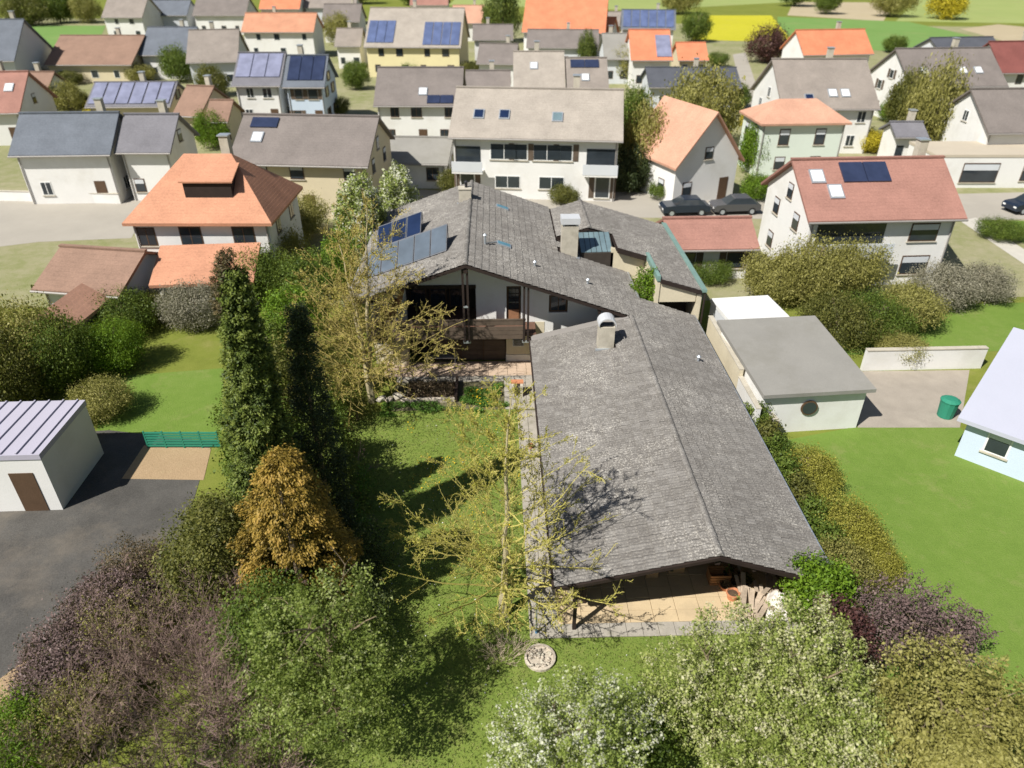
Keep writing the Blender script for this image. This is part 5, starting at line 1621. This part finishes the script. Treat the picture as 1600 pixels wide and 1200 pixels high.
VH('shed with pale grey roof beside the orange house', (944, 92), (988, 92), 52, 4.0, 30, GREYWALL, GREYSHEET, far=True)
VH('small bright orange-roofed garage near the rape field', (1060, 94), (1108, 94), 66, 2.8, 30, BEIGE, SCARLET, name='garage', cat='garage', group='garages', far=True)
VH('wide low building with dark slate roof behind the olive tree', (1014, 136), (1160, 136), 105, 3.2, 24, GREYWALL, DARKSLATE, far=True)
VH('white house with bright orange roof below the green field', (1256, 86), (1366, 84), 46, 4.4, 36, WHITE, SCARLET, far=True)
VH('white cross gable of the bright orange house', (1298, 90), (1346, 90), 60, 3.6, 42, WHITE, SCARLET, 'front', depth=4.5, far=True, name='gable_wing', cat='house')
VH('white house with broad taupe roof and many skylights', (1222, 170), (1376, 170), 92, 5.0, 34, WHITE, TAUPE, chim=0.62, sky=[(0.3, 0.2, SOLARDARK), (0.55, 0.3, FRAMEW), (0.68, 0.3, FRAMEW)])
VH('pale green house with salmon-orange hipped roof', (1190, 194), (1332, 192), 154, 5.4, 28, MINT, SALMON, 'hip', wins=[(0.3, 4.0, 1.1, 1.6), (0.7, 4.0, 1.1, 1.6), (0.3, 1.4, 1.1, 1.3), (0.7, 1.4, 1.1, 1.3)])
VH('white gabled house with steep peach roof', (1056, 264), (1164, 250), 178, 3.6, 50, WHITE, SALMON, 'front', depth=8.5)
VH('large white house with dull red roof and dark solar panels', (1264, 346), (1512, 341), 247, 5.0, 33, WHITE, RED, pv=[(0.29, 0.60, 0.60, 0.92)], sky=[(0.13, 0.70, FRAMEW), (0.22, 0.45, FRAMEW)], chim=0.86,
   balcony=[(0.06, 0.55, 2.6)], wins=[(0.12, 1.5, 1.2, 1.2), (0.35, 1.5, 1.6, 1.3), (0.78, 3.9, 2.0, 1.3), (0.78, 1.5, 2.0, 1.4)])
VH('white house with long violet-taupe roof and three skylights', (1424, 136), (1576, 134), 75, 5.0, 33, WHITE, GREYBROWN, sky=[(0.2, 0.4, FRAMEW), (0.6, 0.4, FRAMEW), (0.76, 0.4, FRAMEW)])
VH('house with maroon roof at the picture edge below the fields', (1566, 114), (1720, 112), 64, 5.0, 36, WHITE, DARKRED, far=True)
VH('long slate-roofed barn behind the violet-taupe roof', (1470, 82), (1570, 80), 58, 5.5, 26, GREYWALL, DARKSLATE, far=True, name='barn', cat='barn')
VH('white house with grey-violet roof at the picture edge above the terrace house', (1545, 208), (1720, 206), 138, 4.5, 34, WHITE, GREYBROWN)
VH('white terrace house with flat beige roof and dark glazed front', (1462, 246), (1720, 246), 216, 3.0, 5, WHITE, surf('beige_sheet', (0.47, 0.41, 0.32), 0.08, 0.4), 'flat', depth=5.5,
   wins=[(0.3, 1.5, 3.6, 1.9), (0.62, 1.5, 2.0, 1.6)])
VH('low white garage with dull red roof beyond the copper-edged roof', (1046, 390), (1188, 388), 340, 2.5, 26, WHITE, RED, name='garage', cat='garage', group='garages', door=False)
t, P, W, D, zr, tp = VH('white garage with grey roof and a round window across the boundary wall', (1194, 618), (1370, 608), 495, 2.5, 5, WHITE, GREYSHEET, 'shed', depth=6.8, name='garage', cat='garage', group='garages', wins=[], side=False, over=0.3, seams=0)
c = P(W * 0.46, 0.28, 1.45)
MB().tube(c, c + Vector((0, -0.07, 0)), 0.42, n=16).build('round_window', FRAMEB, t)
MB().tube(c + Vector((0, -0.05, 0)), c + Vector((0, -0.085, 0)), 0.34, n=16).build('pane', PANE, t)
VH('flat white-roofed carport behind the grey garage', (1150, 520), (1246, 514), 478, 2.3, 0, GREYWALL, surf('white_sheet', (0.68, 0.68, 0.66), 0.05, 0.5), 'flat', depth=4.0, name='carport', cat='carport', wins=[], group=None)
VH('big house with pale blue-white roof at the picture edge beside the fresh lawn', (1497, 652), (2000, 830), 505, 2.3, 10.3, BLUEWALL, surf('pale_blue_sheet', (0.42, 0.43, 0.50), 0.05, 0.4), 'shed', depth=8.3)
VH('white flat-roofed building with pale lilac roof above the dark yard', (-160, 724), (64, 718), 632, 2.8, 0, WHITE, PALEROOF, 'flat', depth=4.1, seams=9, name='flat_roofed_building', cat='building')
VH('dark brown-roofed shed beside the pale street bend', (48, 452), (186, 462), 388, 2.4, 24, GREYWALL, BROWNR, name='shed', cat='shed', group='sheds', wins=[(0.5, 1.3, 1.0, 0.9)], side=False)
VH('small shed with ochre-orange roof among the olive trees', (18, 524), (98, 526), 456, 2.2, 34, BEIGE, SALMON, 'front', depth=5.0, name='shed', cat='shed', group='sheds', wins=[], side=False)
for a in (
    ('distant dark-roofed house beside the long orange roof', (502, 34), (562, 34), 6, 4.5, 34, WHITE, GREYBROWN),
    ('distant red-orange roof at the top edge above the long orange roof', (404, 14), (468, 14), -10, 4.5, 34, WHITE, SCARLET),
    ('distant taupe roof at the top edge above the yellow house', (474, 12), (556, 12), -8, 4.5, 32, GREYWALL, TAUPE),
    ('grey-brown house between salmon roof and long apartment roof', (738, 62), (802, 62), 38, 4.2, 32, WHITE, GREYBROWN),
    ('taupe-roofed house between orange farmhouse and blue solar roof', (948, 40), (986, 40), 18, 4.2, 34, BEIGE, TAUPE),
    ('violet-brown house wedged behind the apartment house end', (726, 140), (798, 140), 110, 4.0, 30, WHITE, GREYBROWN),
    ('small brown-roofed outbuilding behind the hipped orange house', (318, 190), (356, 190), 156, 3.0, 30, BEIGE, BROWNR),
    ('distant grey roof between the taupe roofs at the top edge', (228, 24), (292, 24), 0, 4.5, 34, GREYWALL, SLATE),
    ('small taupe house at the gable of the yellow house', (522, 72), (564, 72), 44, 4.0, 34, WHITE, TAUPE),
    ('brick-red house beyond the salmon red roof', (640, 8), (700, 8), -14, 4.5, 34, WHITE, RED),
    ('white house with slate roof behind the terrace house', (1400, 214), (1452, 214), 190, 3.0, 28, WHITE, SLATE2),
    ('brown-roofed cottage beside the red edge house', (36, 140), (74, 140), 112, 3.0, 32, WHITE, BROWNR)):
    VH(*a, far=True)
# walls and fences of the neighbours
def low_wall(label, a, b, h, mat):
    A, B = G(*a), G(*b)
    w = thing('garden_wall', label, 'wall', tuple((A + B) / 2))
    u = (B - A).normalized()
    v = Vector((-u.y, u.x, 0)) * 0.12
    MB().hexa([A - v, B - v, B + v, A + v], [q + Vector((0, 0, h)) for q in (A - v, B - v, B + v, A + v)]).build('wall_section', mat, w)
    v = v * 1.3
    MB().hexa([q + Vector((0, 0, h + 0.003)) for q in (A - v, B - v, B + v, A + v)], [q + Vector((0, 0, h + 0.06)) for q in (A - v, B - v, B + v, A + v)]).build('coping', CONCRETE, w)
low_wall('long white garden wall between gravel yard and the olive shrubs', (1345, 578), (1530, 574), 1.3, WHITE)
low_wall('pale wall bordering the street bend by the slate-roofed house', (-40, 312), (190, 318), 0.9, WHITE)
low_wall('short brown wall between the hedge and the white boundary wall', (1168, 640), (1206, 690), 1.2, BROWNR)
A, B = G(232, 700), G(345, 700)
gf = thing('garden_fence', 'green mesh garden fence at the edge of the vegetable bed', 'fence', tuple((A + B) / 2))
for k in range(5):
    q = A.lerp(B, k / 4)
    MB().b2(q.x - 0.03, q.x + 0.03, q.y - 0.03, q.y + 0.03, 0, 1.0).build('post', GREENPAINT, gf)
for k in range(4):
    q0, q1 = A.lerp(B, k / 4), A.lerp(B, (k + 1) / 4)
    m = MB()
    for z in (0.15, 0.3, 0.45, 0.6, 0.75, 0.9):
        m.bar(q0 + Vector((0.035, 0, z)), q1 + Vector((-0.035, 0, z)), 0.05, 0.09)
    m.build('mesh_panel', GREENPAINT, gf, kind='stuff')
q = G(1476, 650)
bn = thing('garden_bin', 'green garden bin on the gravel yard', 'bin', tuple(q))
MB().lathe(q, [(0.0, 0.02), (0.38, 0.02), (0.45, 0.95), (0.0, 0.95)], 12).build('body', GREENPAINT, bn)
MB().lathe(q, [(0.48, 0.955), (0.48, 1.0), (0.3, 1.1), (0.0, 1.12)], 12).build('lid', GREENPAINT, bn)

# parked cars
def car_parts():
    body = MB()
    prof = [(-2.1, 0.35), (-2.15, 0.75), (-1.9, 0.92), (-0.95, 1.0), (1.55, 0.98), (2.1, 0.9), (2.15, 0.4)]
    for s0, s1, w0, w1 in ((0, 1, 0.86, 0.86),):
        body.prism([(x, -0.86, z) for x, z in prof], (0, 1.72, 0))
    cab = MB()
    cab.hexa([(-1.05, -0.8, 0.99), (1.75, -0.8, 0.97), (1.75, 0.8, 0.97), (-1.05, 0.8, 0.99)], [(-0.35, -0.64, 1.46), (1.2, -0.64, 1.46), (1.2, 0.64, 1.46), (-0.35, 0.64, 1.46)])
    top = MB()
    top.hexa([(-0.36, -0.65, 1.462), (1.22, -0.65, 1.462), (1.22, 0.65, 1.462), (-0.36, 0.65, 1.462)], [(-0.25, -0.58, 1.52), (1.1, -0.58, 1.52), (1.1, 0.58, 1.52), (-0.25, 0.58, 1.52)])
    return body, cab, top
CB, CC, CT = car_parts()
WH = MB()
WH.tube((0, -0.1, 0), (0, 0.1, 0), 0.33, n=14)
WHM = WH.mesh('wheel', TYRE)
HUB = MB().tube((0, -0.112, 0), (0, 0.112, 0), 0.2, n=10).mesh('rim', ZINC)
HL_ = MB().box((0, 0, 0), (0.08, 0.3, 0.14)).mesh('headlight', FRAMEW)
for i, (px, py, rz, paint, lab) in enumerate(((1068, 334, 0.05, CARDARK, 'dark blue car parked on the street below the white gabled house'),
                                             (1146, 332, 0.05, CARGREY, 'grey car parked behind the low red-roofed garage'),
                                             (1604, 330, 0.2, CARDARK, 'dark car on the pale street beyond the red-roofed house'),
                                             (222, 470, 0.6, CARGREY, 'grey car parked beside the low orange lean-to'))):
    q = G(px, py)
    o = local_thing('parked_car', lab, 'car', (q.x, q.y, 0.02), rz, group='parked cars')
    link('body', CB.mesh('body', paint), o)
    link('cabin_glass', CC.mesh('cabin_glass', PANE), o)
    link('car_roof', CT.mesh('car_roof', paint), o)
    for x in (-1.35, 1.35):
        for y in (-0.78, 0.78):
            w = link('wheel', WHM, o)
            w.location = (x, y, 0.33)
            link('rim', HUB, w)
    for y in (-0.6, 0.6):
        h = link('headlight', HL_, o)
        h.location = (-2.12, y, 0.68)

# trees of the village: one crown mesh per kind, turned and scaled
KIND = {}
def village_tree(label, px, py, h, r, leaf, cat='tree', n=420, seed=0, z=0.0, name=None, loc=None):
    far_ = py < 330
    key = (leaf, far_, seed % 3)
    if key not in KIND:
        rg = R(900 + len(KIND))
        V, ti, _ = crown_broad(rg, (1.0, 1.0, 0.52), 0.56, 240 if far_ else 460, 56 if far_ else 60, 0.10, 0.05 if far_ else 0.036, 9, 0.35, 0.5, 0.0, 0.9)
        KIND[key] = (np_mesh('crown', V, 4, LEAVES[leaf], ti), trunk_mesh('trunk', 0.75, 0.035, BARK, (0, 0), 8, rg, 0.5, 0.25))
    q = loc or G(px, py)
    o = local_thing(name or ('tree' if cat == 'tree' else cat.replace(' ', '_')), label, cat, (q[0], q[1], z), hash_(label) % 628 / 100, (r, r, h), group='trees and shrubs of the village')
    link('crown', KIND[key][0], o)
    link('trunk', KIND[key][1], o)
    return o
VT = village_tree
LEAVES['grey'] = leafmat('pale_grey_twigs', [(0.20, 0.185, 0.13), (0.27, 0.25, 0.18), (0.33, 0.31, 0.23)], 0.2)
LEAVES['orangeolive'] = leafmat('orange_olive_leaves', [(0.17, 0.165, 0.025), (0.31, 0.30, 0.05), (0.42, 0.38, 0.08)], 0.3)
for a in (
    ('olive green tree between apartment house and gabled house', 1003, 290, 7.0, 2.6, 'oliveyellow'),
    ('wide olive tree behind the steep peach roof', 1090, 232, 8.0, 4.2, 'oliveyellow'),
    ('green tree at the corner of the apartment roof', 985, 240, 6.5, 2.4, 'hedge'),
    ('dark evergreen at the shaded end of the apartment house', 985, 300, 4.2, 2.0, 'conifer_shade'),
    ('tall dark green tree among the distant roofs', 786, 66, 11.0, 4.2, 'conifer'),
    ('dark tree in the far corner above the brown hall', 45, 40, 8.0, 6.0, 'olive'),
    ('yellow-green tree in the far corner beside the dark tree', 95, 36, 8.0, 5.0, 'hedge'),
    ('tree with yellow catkins nearest the taupe-roofed white house', 138, 36, 7.0, 4.0, 'oliveyellow'),
    ('tall olive tree in front of the violet-taupe roof', 1440, 240, 9.0, 2.8, 'oliveyellow'),
    ('darker green tree leaning on the white gable', 1405, 200, 6.5, 2.6, 'olive'),
    ('red-brown tree in front of the rape field', 1198, 98, 6.0, 4.2, 'purple'),
    ('round green tree at the end of the rape field', 1086, 66, 6.0, 3.6, 'hedge'),
    ('green bush beside the small brown-roofed house', 332, 232, 3.5, 2.0, 'bright'),
    ('yellow-green tree beside the long orange roof', 532, 70, 6.0, 3.4, 'oliveyellow'),
    ('green garden tree behind the pale blue gable', 556, 140, 3.6, 2.2, 'hedge'),
    ('pale green tree behind the lilac solar roof', 282, 128, 5.0, 3.2, 'hedge'),
    ('dark green tree beside the lilac solar house', 336, 150, 4.0, 2.8, 'olive'),
    ('green tree in the garden of the peach-roofed house', 1172, 270, 4.6, 1.8, 'bright'),
    ('dark spruce beside the taupe roof with solar strip', 1000, 130, 6.0, 2.0, 'conifer'),
    ('ochre tree behind the taupe roof with solar strip', 972, 128, 5.0, 2.6, 'oliveyellow'),
    ('small green tree beside the grey barn', 916, 108, 6.0, 1.8, 'conifer'),
    ('grey bare tree by the orange lean-to', 310, 510, 2.6, 1.9, 'grey'),
    ('olive tree behind the small ochre shed', 60, 600, 4.2, 2.6, 'oliveyellow'),
    ('mid green tree beside the ochre shed', 110, 600, 3.4, 2.0, 'hedge'),
    ('green tree at the picture edge below the ochre shed', 4, 640, 4.0, 2.4, 'olive'),
    ('light green tree in the neighbour meadow', 190, 575, 2.8, 1.7, 'bright'),
):
    VT(a[0], a[1], a[2], a[3], a[4], a[5], seed=hash_(a[0]))
for a in (
    ('yellow forsythia beside the pale green house', 1358, 238, 2.4, 1.7, 'yellow'),
    ('yellow forsythia near the terrace house', 1488, 208, 2.6, 2.0, 'yellow'),
    ('yellow forsythia behind the peach-roofed house', 1172, 206, 2.4, 1.6, 'yellow'),
    ('yellow forsythia in front of the lilac solar roof', 170, 182, 2.2, 2.6, 'yellow'),
    ('second yellow forsythia, next to the brown-roofed house', 208, 182, 2.2, 2.2, 'yellow'),
    ('yellow-green bush between the red edge house and lilac solar roof', 112, 172, 3.4, 2.2, 'oliveyellow'),
    ('dark green bush beside the red edge house', 66, 172, 3.4, 2.4, 'olive'),
    ('low yellow-green bush above the low garage', 660, 212, 2.2, 2.6, 'oliveyellow'),
    ('green bush at the apartment house entrance', 880, 318, 1.6, 1.4, 'olive'),
    ('olive shrub beside the low red garage', 1205, 470, 3.0, 2.2, 'oliveyellow'),
    ('taller olive shrub in front of the red-roofed house', 1255, 470, 3.8, 2.4, 'oliveyellow'),
    ('olive shrub at the foot of the red-roofed house balcony', 1312, 460, 3.6, 2.4, 'oliveyellow'),
    ('dark green shrub over the white garden wall', 1300, 535, 2.8, 2.2, 'olive'),
    ('fresh green shrub next to the dark shrub by the garden wall', 1358, 530, 2.6, 2.0, 'hedge'),
    ('pale olive shrub behind the white garden wall', 1410, 510, 2.6, 2.2, 'oliveyellow'),
    ('grey twiggy shrub near the pale footpath', 1530, 465, 2.0, 1.8, 'grey'),
    ('second grey twiggy shrub above the white garden wall', 1470, 475, 2.2, 2.2, 'grey'),
    ('orange-olive shrub beside the wing hedge, nearest the garage', 1258, 760, 1.6, 1.4, 'orangeolive'),
    ('orange-olive shrub on the fresh lawn beside the hedge', 1318, 850, 1.7, 1.5, 'orangeolive'),
    ('orange-olive shrub nearest the purple-brown tree', 1362, 900, 1.3, 1.1, 'orangeolive'),
    ('small olive shrub tucked under the hedge', 1300, 920, 2.0, 1.4, 'oliveyellow'),
    ('green shrub at the lower picture edge beside the soil track', 40, 1180, 1.6, 1.6, 'bright'),
    ('olive shrub beside the soil track and brown thicket', 130, 1140, 1.6, 1.6, 'oliveyellow'),
    ('olive shrub at the edge of the dark yard', 205, 1010, 2.0, 1.6, 'oliveyellow'),
    ('green hedge bush in front of the hipped orange house', 405, 470, 3.2, 2.4, 'hedge'),
    ('olive hedge bush between lean-to and house boundary', 440, 430, 3.2, 2.4, 'oliveyellow'),
    ('olive hedge bush behind the white flowering tree', 470, 372, 3.0, 2.6, 'oliveyellow'),
    ('green bush below the shed by the street', 200, 520, 2.4, 2.0, 'hedge'),
    ('dark bush on the street side of the slate house', 90, 300, 1.6, 1.6, 'olive'),
    ('dark green bush beside the violet-grey house', 188, 290, 2.2, 1.5, 'hedge'),
):
    VT(a[0], a[1], a[2], a[3], a[4], a[5], 'shrub', seed=hash_(a[0]))
# hedgerow trees on the fields near the top of the picture
for k, (px, py, h, r, lf, lab) in enumerate(((1290, 22, 7, 5, 'hedge', 'hedgerow tree between the tan and green fields'), (1390, 26, 8, 6, 'oliveyellow', 'hedgerow tree at the end of the tan field'),
        (1475, 30, 8, 6, 'yellow', 'yellow flowering hedgerow tree'), (1240, 10, 9, 7, 'hedge', 'far hedgerow tree above the rape field'), (1060, 22, 8, 6, 'oliveyellow', 'field tree above the blue solar roof'),
        (640, 8, 9, 7, 'hedge', 'distant tree above the yellow house'), (560, 6, 9, 7, 'olive', 'distant darker tree above the yellow house'), (250, 8, 9, 6, 'olive', 'distant tree between taupe roofs'))):
    VT(lab, px, py, h, r, lf, seed=k)

LEAVES['mauve'] = leafmat('mauve_brown_twigs', [(0.10, 0.065, 0.065), (0.17, 0.115, 0.11), (0.25, 0.18, 0.165)], 0.2)
rg = R(77)
q = G(1440, 1215)
V, ti, _ = crown_multi(rg, [(0, 0.2, 3.0, 1.9, 1.8, 1.5), (-0.9, -0.4, 2.3, 1.5, 1.5, 1.4), (1.0, -0.4, 2.3, 1.5, 1.5, 1.4), (0.2, -1.4, 2.0, 1.6, 1.3, 1.3)], 60, 0.2, 0.085, 26, 0.4)
plant('tree', 'large round olive tree at the lower edge by the fresh lawn', 'tree', (q.x, q.y, 0), 'oliveyellow', V, ti, trunk_mesh('trunk', 3.4, 0.14, BARK, (0, 0), 10, rg, 1.8, 0.25))
q = G(1400, 1035)
V, ti, _ = crown_multi(rg, [(0, 0, 1.9, 1.4, 1.3, 1.2), (-1.1, 0.2, 1.5, 1.0, 1.0, 1.0), (1.2, 0.0, 1.4, 1.0, 1.0, 1.0)], 50, 0.2, 0.075, 30, 0.7)
plant('tree', 'mauve-brown twiggy tree behind the large round olive tree', 'tree', (q.x, q.y, 0), 'mauve', V, ti, trunk_mesh('trunk', 2.2, 0.1, BARK, (0, 0), 8, rg, 1.3, 0.2))

# garden shrubs close to the houses
SHR = (
    ('low olive shrub behind the blue-grey slate house', 130, 168, 1.8, 1.8, 'olive'), ('round green shrub below the wide grey-brown roof', 440, 296, 1.6, 1.5, 'hedge'),
    ('olive shrub below the wide grey-brown roof', 500, 300, 1.8, 1.7, 'oliveyellow'), ('yellowish shrub at the white garage wall', 566, 300, 1.8, 1.5, 'oliveyellow'),
    ('dark shrub by the downpipe of the low garage', 705, 300, 2.0, 1.4, 'olive'), ('green shrub behind the parked dark blue car', 1035, 310, 1.6, 1.6, 'hedge'),
    ('round shrub beside the grey parked car', 1180, 312, 2.2, 1.6, 'bright'), ('green shrub under the cross gable', 1290, 118, 2.6, 2.4, 'hedge'),
    ('yellow-green shrub at the broad taupe roof house', 1392, 190, 2.4, 2.0, 'bright'), ('low green hedge bush by the pale footpath', 1560, 372, 1.4, 1.8, 'hedge'),
    ('green shrub behind the white terrace house', 1590, 212, 2.2, 2.2, 'hedge'), ('dark green shrub in the gap beside the black solar roof', 528, 182, 2.4, 2.0, 'olive'),
    ('pale shrub in front of the white solar house', 400, 190, 1.6, 1.6, 'oliveyellow'), ('green shrub in front of the black solar roof house', 470, 190, 1.6, 1.4, 'hedge'),
    ('olive shrub in front of the purplish brown roof house', 620, 205, 1.6, 1.6, 'olive'), ('light green shrub near the purplish brown roof house', 700, 200, 1.8, 1.6, 'bright'),
    ('green shrub left of the yellow house wall', 556, 118, 2.2, 2.2, 'hedge'), ('green shrub in the garden of the yellow house', 640, 118, 2.4, 2.4, 'bright'),
    ('olive shrub beside the yellow house and grey roof', 735, 120, 2.4, 2.4, 'olive'), ('green shrub below the long orange roof', 400, 82, 2.6, 2.6, 'hedge'),
    ('olive shrub below the long orange roof', 470, 86, 2.6, 2.6, 'olive'), ('shrub at the brown hall gable', 220, 128, 2.6, 2.4, 'oliveyellow'),
    ('dark shrub at the brown hall front', 110, 132, 2.0, 2.4, 'olive'), ('pale grey shrub near the low hall', 60, 132, 2.2, 2.4, 'grey'),
    ('green shrub at the corner of the slate barn', 1395, 82, 3.0, 3.0, 'hedge'), ('olive shrub in front of the dark slate low building', 1020, 160, 2.2, 2.2, 'olive'),
    ('tall green shrub at the street end of the dark slate building', 1150, 168, 3.0, 2.2, 'hedge'), ('green shrub at the orange garage', 1120, 104, 2.4, 2.2, 'hedge'),
    ('grey shrub in front of the small orange garage', 1080, 108, 2.0, 2.2, 'grey'), ('dark shrub at the red garage end wall', 1030, 428, 1.8, 1.5, 'olive'),
    ('low green shrub at the red garage front', 1110, 440, 1.4, 1.4, 'hedge'), ('yellow-green shrub beside the round-windowed garage', 1400, 560, 1.5, 1.5, 'oliveyellow'),
    ('green shrub at the white hipped house wall', 210, 452, 1.6, 1.4, 'hedge'), ('dark green shrub between shed and lean-to', 236, 500, 1.6, 1.5, 'olive'),
    ('light green shrub in front of the brown-roofed shed', 150, 545, 1.5, 1.5, 'bright'), ('olive shrub beside the flat-roofed building', 165, 650, 1.8, 1.6, 'oliveyellow'),
)
for a in SHR:
    VT(a[0], a[1], a[2], a[3], a[4], a[5], 'shrub', seed=hash_(a[0]))

for a in (('brown bare bush at the edge of the dark yard, beside the outermost thicket', 190, 985, 2.2, 1.9, 'mauve'),
          ('mauve-brown bush near the soil track', 120, 1075, 2.0, 1.9, 'mauve'), ('dry brown bush overhanging the dark yard', 225, 930, 1.8, 1.5, 'brownleaf')):
    VT(a[0], a[1], a[2], a[3], a[4], a[5], 'shrub', seed=hash_(a[0]))
